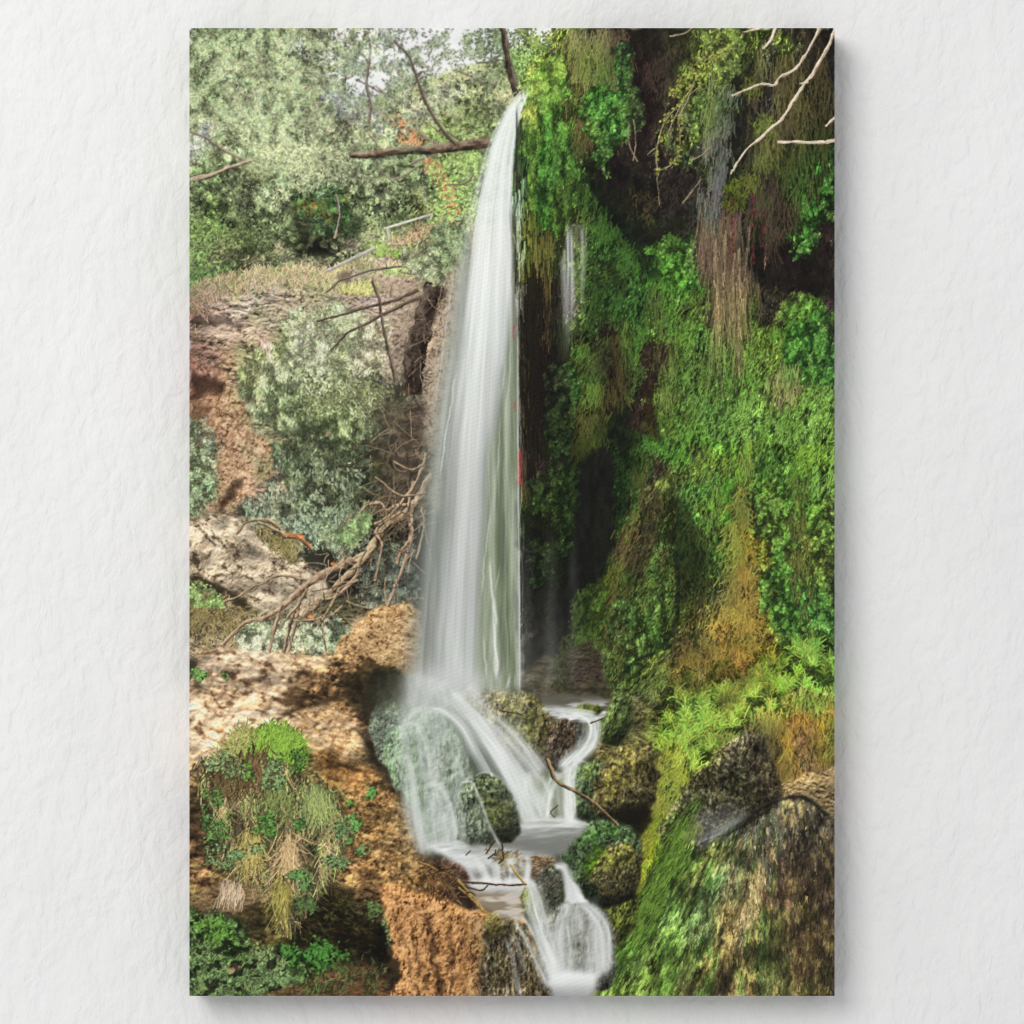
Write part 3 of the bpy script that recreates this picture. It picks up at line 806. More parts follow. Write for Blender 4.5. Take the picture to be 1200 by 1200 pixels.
# dry and green grass on its lip
c = spline([(222, 350), (240, 334), (290, 323), (340, 317), (372, 320), (396, 319), (425, 306)], 200)
n = 2600; k = rng.integers(0, 200, n)
x = c[k, 0] + rng.normal(0, 4, n); y = c[k, 1] + rng.gamma(2, 4, n) - 1
cc = np.where(rng.random((n, 1)) < .28, [[.58, .59, .38]], [[.70, .60, .45]]) * rng.normal(1, .08, (n, 1))
hairs(x, y, rng.uniform(5, 13, n), np.where(rng.random(n) < .5, -1.57, 1.57) + rng.normal(0, .6, n), cc, rng.uniform(.75, 1.12, n), rng.normal(0, .7, n), .8, label='printed_dry_grass')
gp = region([(395, 325), (430, 310), (470, 285), (520, 270), (560, 265), (545, 330), (480, 345), (420, 345)], warp=8, soft=6)
strands(gp, 2600, (4, 10), -1.5, .8, (.65, 1.15), .6, (.7, 1.1), col=(.72, .60, .45), mix=.35, label='printed_dry_grass')
for cx, cy, rx, ry, col in ((423, 341, 18, 6, (.68, .66, .36)), (475, 300, 11, 7, (.48, .60, .26)), (470, 320, 16, 5, (.55, .62, .36)), (505, 300, 20, 14, (.50, .56, .40)), (445, 295, 8, 5, (.5, .58, .3))):
    n = 420
    hairs(rng.normal(cx, rx * .55, n), rng.normal(cy, ry * .5, n), rng.uniform(4, 9, n), -1.57 + rng.normal(0, .7, n), np.array(col) * rng.normal(1, .07, (n, 1)), rng.uniform(.6, 1.25, n), rng.normal(0, .5, n), 1.0)
cav = region([(396, 322), (405, 316), (412, 322), (408, 330), (398, 330)], warp=2, soft=3)
INK += (np.array([.42, .34, .26], F) - INK) * (cav * .8)[..., None]
branch([(382, 318), (410, 305), (440, 291)], 3, 5, '8a8076', 'c4bcae', 60, .2, 'printed_path_edge')
branch([(450, 268), (480, 259), (507, 251)], 2.2, 2.2, '9a958c', 'dedcd4', 61, .2, 'printed_fence_rail')
branch([(453, 267), (455, 283)], 2.6, 2.6, '8b857a', 'd0ccc2', 62, .2, 'printed_fence_rail')

# ---- 6 dark leaning trunk beside the fall
branch([(530, 300), (518, 322), (503, 350), (492, 385), (484, 420), (480, 462)], 22, 22, ['2a211b', '4a3b30', '67564a', '8a7a6a'], 0, 70, .35, 'printed_tree_trunk')
sh = region([(480, 400), (520, 400), (510, 560), (490, 700), (440, 700), (455, 560), (460, 470)], soft=16, warp=10, fr=.06)
INK[:] = INK * (1 - .12 * sh[..., None])
strands(region([(495, 300), (540, 290), (530, 340), (500, 380), (478, 460), (465, 450), (485, 350)], soft=4), 150, (14, 50), 1.9, .7, (.5, 1.2), .7, (.6, 1.2), col=(.42, .34, .28), label='printed_tree_trunk')
lb = region([(470, 300), (500, 285), (545, 255), (550, 300), (535, 330), (505, 330)], warp=8, soft=5)
veg(lb, 2600, (2.5, 5), (1, 2), .5, 1.3, 8, .45, 1.35, 0, 91, '+printed_bush', col=(.46, .52, .38))
for i, (p, w) in enumerate((
        ([(372, 376), (395, 370), (430, 360), (462, 352), (490, 340)], 3.5), ([(388, 410), (405, 392), (432, 378), (462, 362), (500, 345)], 4), ([(382, 342), (402, 328), (440, 316), (475, 313)], 2.2),
        ([(436, 330), (445, 352), (450, 385), (458, 420), (464, 448)], 4), ([(345, 410), (365, 382), (395, 372)], 1.6), ([(500, 345), (520, 330), (535, 310)], 3),
        ([(464, 405), (480, 440), (492, 455), (510, 440), (525, 415)], 3), ([(475, 450), (500, 435), (515, 425)], 2), ([(440, 400), (452, 407), (458, 405)], 2), ([(470, 425), (490, 470), (500, 490)], 3.5), ([(372, 440), (385, 420), (392, 405)], 1.8))):
    branch(p, w * .6, w, '40332a', '9d8b78', 80 + i, .8, 'printed_branch')

# ---- 7 olive-grey bushes
b3 = region([(270, 600), (300, 585), (325, 560), (325, 520), (350, 510), (400, 520), (450, 525), (470, 540), (462, 580), (440, 610), (430, 640), (410, 655), (370, 650), (330, 620), (290, 610)], warp=10, soft=4, fr=.07)
over(sl_all, b3 * .9, G * .35)
veg(b3, 8000, (3, 6.5), (1, 2), 1.35, .6, 13, .3, 1.4, 0, 101, '+printed_bush', col=(.41, .455, .34), tint=(.72, .77, .65))
b2 = region([(272, 440), (300, 420), (310, 405), (345, 400), (380, 395), (430, 400), (460, 415), (470, 455), (476, 490), (465, 510), (430, 515), (380, 505), (345, 512), (310, 500), (285, 475)], warp=9, soft=3, fr=.07)
over(sl_all, b2 * .85, G * .55)
veg(b2, 9500, (3.5, 7.5), (.9, 1.9), lambda x, y: 1.5 + (370 - x) / 300., .5, 12, .45, 1.5, 0, 111, '+printed_bush', tint=(.82, .86, .76), stretch=1.3)
b1 = region([(330, 420), (335, 385), (352, 368), (390, 362), (430, 368), (455, 395), (460, 425), (420, 432), (370, 436)], warp=10, soft=8, fr=.08)
veg(b1, 4600, (3, 6), (.9, 1.8), 1.2, .9, 11, .55, 1.45, 0, 121, 'printed_bush', col=(.60, .64, .46), tint=(.82, .86, .74))
n = 600
x, y = scatter(n, region([(355, 450), (475, 455), (470, 475), (430, 468), (365, 480)], soft=18, warp=14))
leaves(x, y, rng.uniform(3, 6, n), rng.uniform(1, 2, n), 1.2 + rng.normal(0, .8, n), np.array([.58, .61, .40]), rng.uniform(.6, 1.1, n))
for cx, cy, rx, ry, k in ((360, 505, 34, 11, .7), (395, 520, 30, 8, .5), (440, 600, 22, 30, .75), (415, 580, 12, 40, .35), (345, 540, 14, 14, .4), (455, 500, 12, 26, .5)):
    d = np.exp(-((XX - cx) / rx) ** 2 - ((YY - cy) / ry) ** 2) * k
    d = d * sst(fbm(XX / 7, YY / 9, 4, 19), .25, .55)
    INK += (np.array([.15, .18, .13], F) - INK) * d[..., None]
n = 2200
x, y = scatter(n, b3, np.clip((YY - 540) / 60, 0, 1) * sst(fbm(XX / 12, YY / 12, 3, 55), .4, .6))
leaves(x, y, rng.uniform(3, 6.5, n), rng.uniform(1, 2, n), 1.4 + rng.normal(0, .6, n), np.array([.55, .61, .50]) * rng.normal(1, .05, (n, 1)), rng.uniform(.5, 1.25, n))
yb = region([(435, 540), (462, 530), (475, 560), (468, 600), (450, 590)], soft=6, warp=6)
veg(yb, 500, (3, 6), (1, 2), 1.4, .7, 8, .6, 1.4, 0, 131, '+printed_bush', col=(.46, .50, .24))
lf = region([(222, 500), (240, 490), (250, 520), (258, 560), (250, 590), (222, 605)], soft=5, warp=6)
veg(lf, 1200, (3, 6), (1.2, 2.2), .9, .9, 8, .45, 1.5, 0, 135, '+printed_bush', col=(.40, .45, .33), tint=(.7, .76, .62))
bm = blur(((XX > 268) & (XX < 480) & (YY > 355) & (YY < 660)).astype(F), 6 * S) * np.clip((G[..., 1] - G[..., 0]) * 12 + .6, 0, 1)
G *= (1 - .13 * bm)[..., None]
mt = blur(((XX < 500) & (YY > 150) & (YY < 610)).astype(F), 10 * S)
match(mt, 9, .7)
# ---- 8 twig thicket and roots right of the bush
th = region([(440, 470), (500, 470), (505, 560), (490, 700), (430, 700), (440, 600)], soft=14, warp=8)
over(sl_all, th * .75, pal(fbm(XX / 9, YY / 9, 5, 141), ['1e1a15', '3a3128', '5b4c3e', '7d6b59']))
strands(th, 260, (10, 40), 2.4, .8, (.45, 1.3), .9, (.5, 1.2), col=(.44, .36, .29), label='printed_branch')

lt_ = region([(438, 330), (500, 322), (488, 375), (476, 440), (452, 445), (458, 385)], soft=6, warp=6)
rock(sl_all, lt_ * .65, ['5a4a3c', '8c7a66', 'ac9882', 'c4b098', 'd6c6b0'], 13, 1.2, 1.6, 3, 1., .4, 73)
for i, p in enumerate(([(388, 410), (405, 392), (432, 378), (462, 362), (500, 345)], [(372, 376), (395, 370), (430, 360), (462, 352), (490, 340)], [(436, 330), (445, 352), (450, 385), (458, 420), (464, 448)])):
    branch(p, 2, 3.6, '3a2e26', '8c7a68', 95 + i, .7, 'printed_branch')
branch([(532, 296), (520, 320), (505, 350), (494, 385), (486, 420), (482, 462)], 25, 22, ['16110d', '2c231c', '43372e', '6a5c50'], 0, 71, .35, 'printed_tree_trunk')
strands(region([(500, 310), (530, 300), (520, 350), (500, 400), (490, 460), (478, 460), (490, 380)], soft=2), 50, (10, 34), 1.9, .6, (.5, 1.2), .7, (.5, .9), col=(.46, .38, .31), label='printed_tree_trunk')
veg(lb, 1500, (2.5, 5), (1, 2), .5, 1.3, 8, .45, 1.35, 0, 92, 'printed_bush', col=(.46, .52, .38))
# ---- 9 grey rock middle left
lt_ = region([(520, 330), (545, 300), (540, 400), (520, 520), (500, 520), (498, 470), (508, 400)], soft=6, warp=6)
rock(sl_all, lt_ * .8, ['5a4a3c', '8c7a66', 'ac9882', 'c4b098', 'd6c6b0'], 13, 1.2, 1.6, 3, 1., .4, 72)
base0 = blur(((YY > 560) & (XX < 660)).astype(F), 5 * S) * (LAB == lid('printed_sky'))
over(sl_all, base0, G * F(.45))
mr = region([(216, 606), (235, 603), (262, 602), (285, 612), (300, 625), (318, 640), (325, 636), (340, 660), (352, 655), (372, 668), (385, 690), (372, 715), (345, 725), (310, 720), (292, 708), (270, 690), (245, 682), (222, 672)], warp=5, fr=.1, soft=1.5, seed=31)
sl = crop(216, 596, 395, 735)
under = region([(222, 660), (300, 690), (350, 715), (440, 690), (480, 700), (480, 770), (222, 775)], soft=3)
sl2 = crop(216, 650, 500, 780)
rock(sl2, under[sl2], ['3a3020', '6a5a3c', '8a7850', 'a08e66', 'b5a27c'], 14, .4, 1.5, 2.6, 1., .4, 152, 'printed_mossy_ledge', gmix=.45)
rock(sl, mr[sl], ['564836', '94826a', 'b8a68a', 'cebea2', 'e2d5bc'], 24, .75, 1.6, 3.2, .7, .35, 160, 'printed_rock', gmix=.08)
emboss(mr, 34, .25, 165, 1.3, .6, o=3)
d = np.exp(-((XX - 290) / 22) ** 2 - ((YY - 648) / 16) ** 2) * .5 + np.exp(-((XX - 340) / 24) ** 2 - ((YY - 690) / 12) ** 2) * .18
INK[:] = INK * (1 - d[..., None] * .6)
ms = region([(300, 618), (325, 620), (350, 640), (348, 655), (325, 640)], soft=5, warp=5)
strands(ms, 500, (3, 8), 1.2, .8, (.6, 1.2), .5, (.8, 1.2), col=(.52, .46, .24), label='printed_moss')
ds = region([(225, 672), (255, 684), (285, 702), (295, 715), (270, 706), (240, 692), (222, 690)], soft=3, warp=3)
INK += (np.array([.17, .13, .09], F) - INK) * (ds * .8)[..., None]
ms = region([(222, 685), (250, 690), (290, 720), (300, 745), (262, 750), (222, 740)], soft=6, warp=6)
strands(ms, 1500, (4, 10), 1.4, .7, (.5, 1.25), .5, (.8, 1.2), col=(.46, .40, .22), label='printed_moss')
veg(ms * (YY < 712) * (XX < 262), 220, (3, 5), (1.5, 3), .5, 1.2, 6, .6, 1.4, 0, 171, 'printed_plant', col=(.40, .55, .25))
gb = region([(275, 745), (300, 730), (340, 722), (372, 735), (395, 725), (410, 745), (385, 768), (330, 768), (280, 765)], soft=4, warp=5)
veg(gb, 3000, (3, 7), (1.1, 2.2), .8, 1., 9, .35, 1.6, .4, 181, '+printed_bush', col=(.42, .47, .36), tint=(.74, .78, .68))
dk2 = np.exp(-((XX - 425) / 45) ** 2 - ((YY - 690) / 30) ** 2) * .55
INK[:] = INK * (1 - dk2[..., None])
veg(region([(430, 640), (485, 640), (490, 700), (440, 720), (415, 690)], soft=6, warp=6), 1400, (3, 6), (1, 2), 1., 1., 9, .35, 1.3, 0, 185, 'printed_bush', col=(.38, .45, .38))
R1 = ['3a2d22', '75604a', 'a08a6c', 'c4b08f']
R2 = ['43342a', '7c644f', 'a68b70', 'c4ac90']
for i, (p, w0, w1, cc) in enumerate((
        ([(505, 555), (492, 582), (478, 600), (455, 615), (440, 632), (428, 652), (405, 660), (392, 668)], 7, 12, R1),
        ([(440, 640), (415, 668), (392, 690), (372, 705), (355, 722)], 6, 8, R1), ([(395, 664), (365, 682), (345, 698), (326, 715), (310, 724), (285, 730), (262, 755)], 8, 3, R2),
        ([(422, 655), (415, 680), (392, 700), (375, 702)], 4, 3, R1), ([(330, 708), (322, 735), (315, 765)], 4, 3, R2), ([(345, 715), (338, 740), (332, 768)], 4, 3, R1), ([(352, 700), (345, 735), (335, 772)], 3, 3, R2),
        ([(360, 690), (340, 720), (330, 735)], 3, 2.5, R1), ([(420, 680), (398, 690), (380, 722), (345, 728)], 3, 2, R1), ([(378, 722), (380, 745), (383, 765)], 3, 2, R1),
        ([(276, 625), (290, 612), (312, 609), (325, 615), (334, 626), (350, 630), (362, 640)], 3, 5, R1), ([(334, 627), (350, 630), (366, 645)], 6, 4, ['4a2a16', '9a5a30', 'c88a52']), ([(302, 612), (325, 622), (336, 630)], 3, 4, R1),
        ([(262, 706), (285, 695), (310, 682), (330, 675), (360, 680)], 2.5, 3, R1), ([(422, 602), (430, 592), (445, 590), (452, 598), (465, 592), (485, 590)], 3.5, 3, R2), ([(470, 600), (450, 612), (440, 625), (448, 640), (440, 680)], 3.5, 3, R2),
        ([(485, 565), (478, 600), (480, 630), (470, 645), (466, 660)], 4, 3, R2), ([(480, 600), (482, 635), (470, 670), (460, 695), (452, 712)], 3.5, 2.5, R2), ([(495, 595), (496, 620), (488, 655)], 3, 2, R1),
        ([(500, 530), (490, 560), (462, 600), (440, 615)], 3, 3, R1), ([(462, 540), (480, 550), (495, 545)], 2, 2, R1), ([(440, 560), (470, 580), (500, 578)], 2, 2, R1))):
    branch(p, w0, w1, cc, 0, 200 + i, .8, 'printed_root')
leaves(np.array([391., 364, 352, 425]), np.array([661., 722, 628, 608]), 7, 4, np.array([.3, .2, .4, .9]), np.array([.85, .5, .25]), 1.0)
strands(region([(415, 590), (500, 560), (495, 690), (430, 690), (340, 730), (350, 700)], soft=6, warp=4), 120, (10, 40), 2.2, .8, (.55, 1.4), .8, (.6, 1.3), col=(.52, .41, .31), label='printed_root')
veg(region([(390, 625), (412, 610), (430, 600), (432, 622), (410, 640), (395, 640)], soft=3, warp=4), 420, (3, 7), (1.2, 2.4), .9, .8, 8, .6, 1.5, 0, 186, 'printed_bush', col=(.48, .58, .36))
# ---- 10 right-hand cliff: dark wet rock first, then what grows on it
cl = region([(608, 100), (618, 85), (625, 70), (645, 58), (655, 33), (990, 33), (990, 1180), (700, 1180), (690, 900), (640, 840), (606, 820), (602, 500), (602, 300), (606, 160)], warp=2, soft=1.5, seed=41)
tex = fbm(XX / 9, YY / 13, 5, 211, .6)
base = G * (.38 + .75 * tex)[..., None]
over(sl_all, cl, base, 'printed_mossy_cliff')
# general ivy and fern cover, hanging down to the left
GLm = (G * DN).sum(-1)
grn = np.clip((G[..., 1] - np.maximum(G[..., 0], G[..., 2])) * 6, 0, 1)
cov = cl * sst(YY, 30, 60) * (.15 + grn) * (YY < 840) * sst(900 - YY, 0, 60)
veg(cov, 46000, (2.4, 5.0), (.8, 1.6), lambda x, y: 1.95 + .35 * np.sin(x / 37.) * np.cos(y / 51.), .5, 6.0, .5, 1.6, 0, 221, None, stretch=2.2, hue=.14, lean=.35, tint=(.62, .80, .30))
br = cl * np.clip(1 - grn * 1.2, 0, 1) * (YY < 830)
strands(br, 9000, (3, 12), 1.57, .35, (.35, 1.5), .3, (.6, 1.2), seed=3, hue=.1)
# deep shade pockets in the cover
pk = sst(fbm(XX / 10, YY / 15, 5, 231, .6), .60, .76) * cl * sst(XX, 640, 680) * (YY < 800)
INK[:] = INK * (1 - .45 * pk[..., None])
# the cover hangs in long drapes over bulging rock
dr = sfbm((XX + .22 * YY) / 9, (YY - .22 * XX) / 60, 4, 233, .6)
INK[:] = INK * (1 + (.74 + .52 * dr - 1) * cov)[..., None]
emboss(cov, 30, .28, 235, 1.0)
# fine hanging moss over everything that is green
cg = cov * sst(YY, 180, 300) * sst(XX, 640, 700)
n = 26000
x, y = scatter(n, cg, .2 + sst(sfbm((XX + .25 * YY) / 8, (YY - .25 * XX) / 34, 4, 236), .3, .7))
c = at(G, x, y) * 1.02 + np.array([.03, .02, .0])
hairs(x, y, rng.uniform(3, 9, n), 1.95 + rng.normal(0, .3, n), c, rng.uniform(.5, 1.35, n), rng.normal(0, .5, n), rng.uniform(.5, 1.0, n), droop=.3, tip=1.2)
# recesses and a diagonal shadow band, shade put into the ink
for poly, k, w, sf, col in (
        ([(688, 165), (715, 160), (738, 200), (765, 215), (800, 205), (815, 240), (808, 285), (775, 300), (745, 285), (715, 250), (695, 215)], .84, 12, 9, (.115, .10, .085)),
        ([(738, 33), (812, 33), (808, 70), (785, 110), (770, 150), (755, 200), (735, 190), (742, 120)], .78, 10, 8, (.13, .11, .09)),
        ([(690, 195), (712, 235), (740, 272), (772, 312), (782, 330), (758, 330), (725, 290), (700, 250)], .6, 6, 8, (.05, .09, .05)),
        ([(845, 100), (880, 70), (895, 90), (890, 150), (870, 200), (845, 190), (840, 140)], .6, 10, 8, (.13, .13, .11)),
        ([(880, 270), (930, 300), (978, 285), (978, 350), (940, 345), (905, 335), (880, 320)], .75, 8, 7, (.11, .09, .08)),
        ([(945, 60), (978, 40), (978, 200), (955, 165), (945, 120)], .6, 10, 8, (.14, .12, .09)),
        ([(678, 545), (692, 528), (712, 522), (722, 560), (720, 610), (712, 660), (700, 690), (688, 740), (676, 812), (612, 812), (611, 760), (640, 735), (660, 690), (672, 640), (676, 590)], .93, 4, 5, (.095, .095, .085)),
        ([(716, 400), (726, 400), (724, 450), (716, 500), (706, 505), (703, 470), (710, 430)], .7, 5, 5, (.16, .12, .07)),
        ([(722, 470), (740, 480), (745, 520), (730, 540), (720, 520)], .7, 6, 7, (.09, .11, .07)),
        ([(752, 440), (762, 455), (772, 490), (775, 525), (762, 510), (752, 480)], .7, 5, 5, (.20, .14, .08)),
        ([(612, 330), (648, 340), (655, 420), (650, 500), (640, 540), (620, 545), (612, 440)], .55, 8, 8, (.17, .15, .11)),
        ([(612, 600), (640, 610), (665, 640), (655, 700), (630, 730), (612, 740)], .7, 6, 8, (.12, .14, .10)),
        ([(780, 590), (800, 580), (830, 650), (825, 700), (800, 740), (795, 680)], .5, 6, 8, (.08, .11, .06))):
    r = region(poly, warp=w, soft=sf, seed=43, fr=.1)
    t = np.array(col, F) * (.55 + .9 * fbm(XX / 6, YY / 9, 4, 241))[..., None]
    over(sl_all, r * k, t)
    G += (np.array(col, F) - G) * (r * k * .8)[..., None]
# brown earth in the recess
strands(region([(752, 75), (790, 60), (785, 110), (770, 105)], soft=6, warp=6), 500, (4, 12), 1.57, .3, (.5, 1.2), .3, col=(.36, .28, .21))
strands(region([(770, 215), (830, 210), (820, 270), (780, 290)], soft=8, warp=6), 700, (3, 9), 1.7, .5, (.5, 1.3), .3, col=(.23, .20, .18))
strands(region([(745, 225), (768, 230), (765, 260), (748, 250)], soft=6, warp=6), 160, (3, 9), 1.5, .5, (.5, 1.3), .3, col=(.42, .33, .18))

# lip of the fall: the hanging green curtain and its ochre edge
cu = region([(622, 92), (640, 70), (665, 60), (672, 110), (668, 170), (680, 210), (672, 240), (655, 275), (640, 262), (625, 270), (612, 265), (612, 200), (616, 140)], warp=6, soft=4, seed=51)
veg(cu, 6500, (3, 7), (.9, 1.7), 1.75, .4, 8, .42, 1.6, .35, 251, 'printed_moss', col=(.24, .44, .15), tint=(.5, .72, .25), stretch=2.2)
veg(region([(622, 92), (645, 68), (665, 70), (655, 120), (625, 130)], soft=6, warp=6), 1300, (3, 8), (.8, 1.4), 1.2, .7, 7, .6, 1.5, 0, 254, 'printed_moss', col=(.42, .56, .22))
veg(region([(614, 130), (630, 120), (628, 200), (622, 262), (611, 262), (611, 190)], soft=4, warp=3), 1500, (3, 7), (.8, 1.5), 1.6, .3, 7, .5, 1.5, 0, 255, 'printed_moss', col=(.43, .47, .15), stretch=2)
strands(region([(608, 250), (624, 240), (628, 330), (634, 420), (626, 500), (622, 560), (610, 570), (609, 400)], soft=3, warp=2), 1800, (10, 34), 1.57, .05, (.3, 1.4), .05, (.6, 1.2), col=(.42, .38, .14), label='printed_moss')
strands(region([(624, 270), (645, 275), (640, 330), (640, 390), (628, 400), (624, 340)], soft=3, warp=3), 700, (10, 30), 1.57, .07, (.45, 1.35), .08, (.6, 1.2), col=(.50, .38, .20), label='printed_moss')
strands(region([(612, 300), (632, 320), (636, 440), (622, 540), (612, 540)], soft=3, warp=2), 900, (12, 40), 1.57, .04, (.4, 1.1), .05, (.5, 1.0), col=(.17, .14, .09))
strands(region([(604, 160), (612, 130), (612, 200), (610, 300), (606, 300), (602, 240)], soft=2, warp=1), 360, (8, 26), 1.6, .06, (.3, 1.3), .05, (.6, 1.3), col=(.20, .18, .16), label='printed_mossy_cliff')
strands(region([(603, 220), (608, 200), (609, 360), (606, 360)], soft=1, warp=1), 130, (8, 24), 1.57, .04, (.6, 1.4), .05, (.6, 1.2), col=(.62, .64, .62))
strands(region([(648, 300), (660, 310), (662, 440), (652, 430)], soft=3, warp=3), 260, (10, 30), 1.57, .05, (.4, 1.2), .05, (.6, 1.2), col=(.17, .17, .13))
# brown hanging roots at the top
strands(region([(668, 33), (728, 33), (735, 70), (715, 112), (690, 108), (672, 80)], soft=5, warp=6), 1900, (8, 26), 1.6, .22, (.4, 1.3), .3, (.6, 1.1), col=(.46, .40, .27), mix=.25, label='printed_roots')
strands(region([(668, 110), (690, 105), (690, 160), (676, 170)], soft=5, warp=4), 360, (6, 20), 1.6, .25, (.5, 1.3), .3, (.6, 1.1), col=(.42, .36, .24), mix=.2)
# bright ivy clumps
def clump(poly, n, col, seed, dk=.4, br=1.5, ang=1.9, sp=.8, ln=(3, 6), wd=(1.5, 2.8), base=.35, label='printed_ivy', tint=(.60, .82, .36), cs=5.5):
    veg(region(poly, warp=7, soft=3, seed=seed, fr=.12), n, ln, wd, ang, sp, cs, dk, br, base, seed, label, col=col, tint=tint, stretch=1.8, lean=.3)
clump([(678, 120), (695, 105), (722, 108), (748, 100), (756, 125), (748, 150), (735, 158), (722, 148), (716, 180), (708, 205), (702, 190), (696, 160), (684, 148)], 2300, (.24, .50, .18), 61)
clump([(718, 60), (735, 50), (742, 90), (728, 110)], 500, (.20, .38, .20), 62)
clump([(800, 122), (820, 112), (842, 108), (838, 130), (815, 142), (805, 160)], 420, (.42, .54, .34), 63, .5, 1.4)
clump([(760, 290), (782, 280), (802, 282), (815, 310), (812, 335), (795, 332), (775, 310)], 1700, (.26, .50, .13), 64)
clump([(800, 290), (818, 270), (826, 300), (822, 340), (808, 335)], 700, (.24, .48, .17), 65)
clump([(935, 215), (955, 190), (978, 170), (978, 240), (960, 275), (942, 300), (930, 310), (938, 265)], 1600, (.16, .42, .13), 66, .3, 1.8)
clump([(925, 390), (945, 378), (970, 370), (978, 400), (978, 445), (955, 452), (930, 430), (918, 405)], 1700, (.17, .40, .15), 67)
clump([(912, 358), (935, 345), (950, 352), (938, 372), (915, 376)], 300, (.42, .56, .20), 68, .6, 1.4)
clump([(655, 560), (668, 540), (682, 560), (676, 600), (664, 640), (652, 660), (648, 610)], 900, (.20, .40, .14), 69)
clump([(618, 635), (632, 628), (645, 650), (640, 690), (625, 690)], 350, (.20, .42, .14), 70, base=0)
clump([(622, 570), (640, 550), (655, 560), (650, 590), (630, 600)], 500, (.28, .40, .15), 71, base=.2)
clump([(645, 430), (675, 425), (682, 470), (672, 520), (650, 545), (640, 500)], 1300, (.22, .42, .22), 72, base=.3)
clump([(820, 140), (835, 120), (840, 60), (815, 40), (870, 33), (862, 80), (850, 120), (835, 170)], 1300, (.42, .48, .28), 73, .45, 1.4, base=0)
# moss ridge down the shadow diagonal
strands(region([(676, 205), (690, 230), (715, 262), (745, 300), (752, 330), (738, 325), (705, 282), (680, 250)], soft=4, warp=4), 1100, (4, 11), 1.7, .4, (.4, 1.5), .3, (.7, 1.2), col=(.28, .44, .13), label='printed_moss')
# ochre moss tongue beside the cave, hanging tips
strands(region([(690, 440), (712, 415), (708, 470), (706, 520), (690, 538), (678, 535), (682, 480)], soft=4, warp=4), 1300, (6, 16), 1.75, .25, (.4, 1.45), .25, (.7, 1.2), col=(.40, .44, .14), label='printed_moss')
strands(region([(680, 405), (720, 395), (735, 400), (705, 440), (680, 440)], soft=4, warp=4), 700, (4, 11), 1.9, .3, (.5, 1.4), .25, (.7, 1.2), col=(.28, .44, .13), label='printed_moss')
for x0, y0, x1, y1, n, col in ((720, 372, 735, 470, 420, (.42, .42, .16)), (776, 400, 786, 470, 300, (.45, .47, .24)), (868, 520, 882, 640, 500, (.50, .46, .20)), (762, 330, 772, 380, 150, (.34, .30, .17)), (905, 430, 935, 470, 300, (.55, .52, .36)), (930, 560, 945, 690, 420, (.46, .38, .22)), (838, 560, 846, 610, 130, (.5, .46, .24)), (700, 590, 712, 720, 420, (.48, .38, .16)), (745, 545, 760, 590, 200, (.40, .30, .14))):
    strands(region([(x0, y0), (x1, y0), (x1 - 2, y1), (x0 - 2, y1)], soft=4, warp=5), n, (5, 16), 1.6, .15, (.5, 1.3), .2, (.6, 1.1), col=col, label='printed_moss')
# thin veil of the second fall
strands(region([(659, 280), (664, 276), (663, 300), (661, 300)], soft=1, warp=0), 40, (4, 14), 1.57, .05, (.4, 1), .05, (.8, 1.4), col=(.2, .17, .12))

# root curtain, right of centre
rc = region([(818, 255), (830, 215), (845, 205), (862, 240), (872, 290), (880, 330), (872, 400), (866, 420), (862, 370), (856, 330), (850, 380), (846, 350), (842, 420), (838, 390), (834, 320)], warp=3, soft=2, seed=57)
over(sl_all, rc * .55, np.array([.22, .18, .15], F)[None, None])
strands(rc, 1300, (14, 60), 1.57, .09, (.45, 1.4), .14, (.5, 1.0), col=(.55, .43, .32), label='printed_roots', tip=1.05)
for pts, w0, n in (([(838, 280), (839, 330), (842, 380), (844, 425)], 5, 150), ([(850, 270), (848, 320), (846, 385)], 4, 110), ([(866, 290), (866, 360), (866, 420), (867, 462)], 6, 190), ([(859, 290), (859, 340), (859, 385)], 3, 70), ([(880, 260), (872, 320), (870, 345)], 3, 50), ([(898, 280), (896, 310)], 2.5, 30)):
    c = spline(pts, 100); k = (rng.random(n) ** 1.3 * 80).astype(int)
    sp_ = w0 * .38 * (1.05 - k / 100)
    hairs(c[k, 0] + rng.normal(0, 1, n) * sp_, c[k, 1], rng.uniform(8, 26, n) * (1 - k / 160), 1.57 + (c[np.minimum(k + 12, 99), 0] - c[k, 0]) * -.05 + rng.normal(0, .035, n), np.array([.66, .53, .40]) * rng.normal(1, .08, (n, 1)), rng.uniform(.5, 1.3, n), rng.normal(0, .1, n), rng.uniform(.5, .9, n), tip=1.0)
strands(region([(830, 80), (848, 140), (848, 210), (835, 250), (822, 240), (830, 170)], soft=4, warp=4), 900, (8, 24), 1.6, .12, (.5, 1.4), .15, (.6, 1.1), col=(.50, .50, .46), mix=.15, label='printed_roots')
strands(region([(842, 125), (856, 95), (862, 105), (850, 140), (850, 180), (842, 180)], soft=3, warp=3), 160, (5, 18), 1.75, .2, (.7, 1.5), .2, (.6, 1.), col=(.55, .58, .58))
strands(region([(880, 60), (975, 60), (970, 180), (930, 260), (880, 270), (880, 150)], soft=6, warp=8), 2600, (8, 28), 1.6, .16, (.3, 1.35), .25, (.6, 1.1), col=(.40, .35, .16), mix=.35, label='printed_roots')
strands(region([(885, 140), (912, 110), (908, 170), (900, 240), (892, 240)], soft=4, warp=4), 420, (8, 30), 1.5, .18, (.6, 1.4), .3, (.6, 1.), col=(.50, .50, .20), label='printed_moss')
strands(region([(882, 215), (890, 200), (915, 210), (920, 280), (900, 290)], soft=4, warp=4), 600, (8, 26), 1.6, .16, (.4, 1.3), .2, (.6, 1.), col=(.40, .30, .20), label='printed_roots')
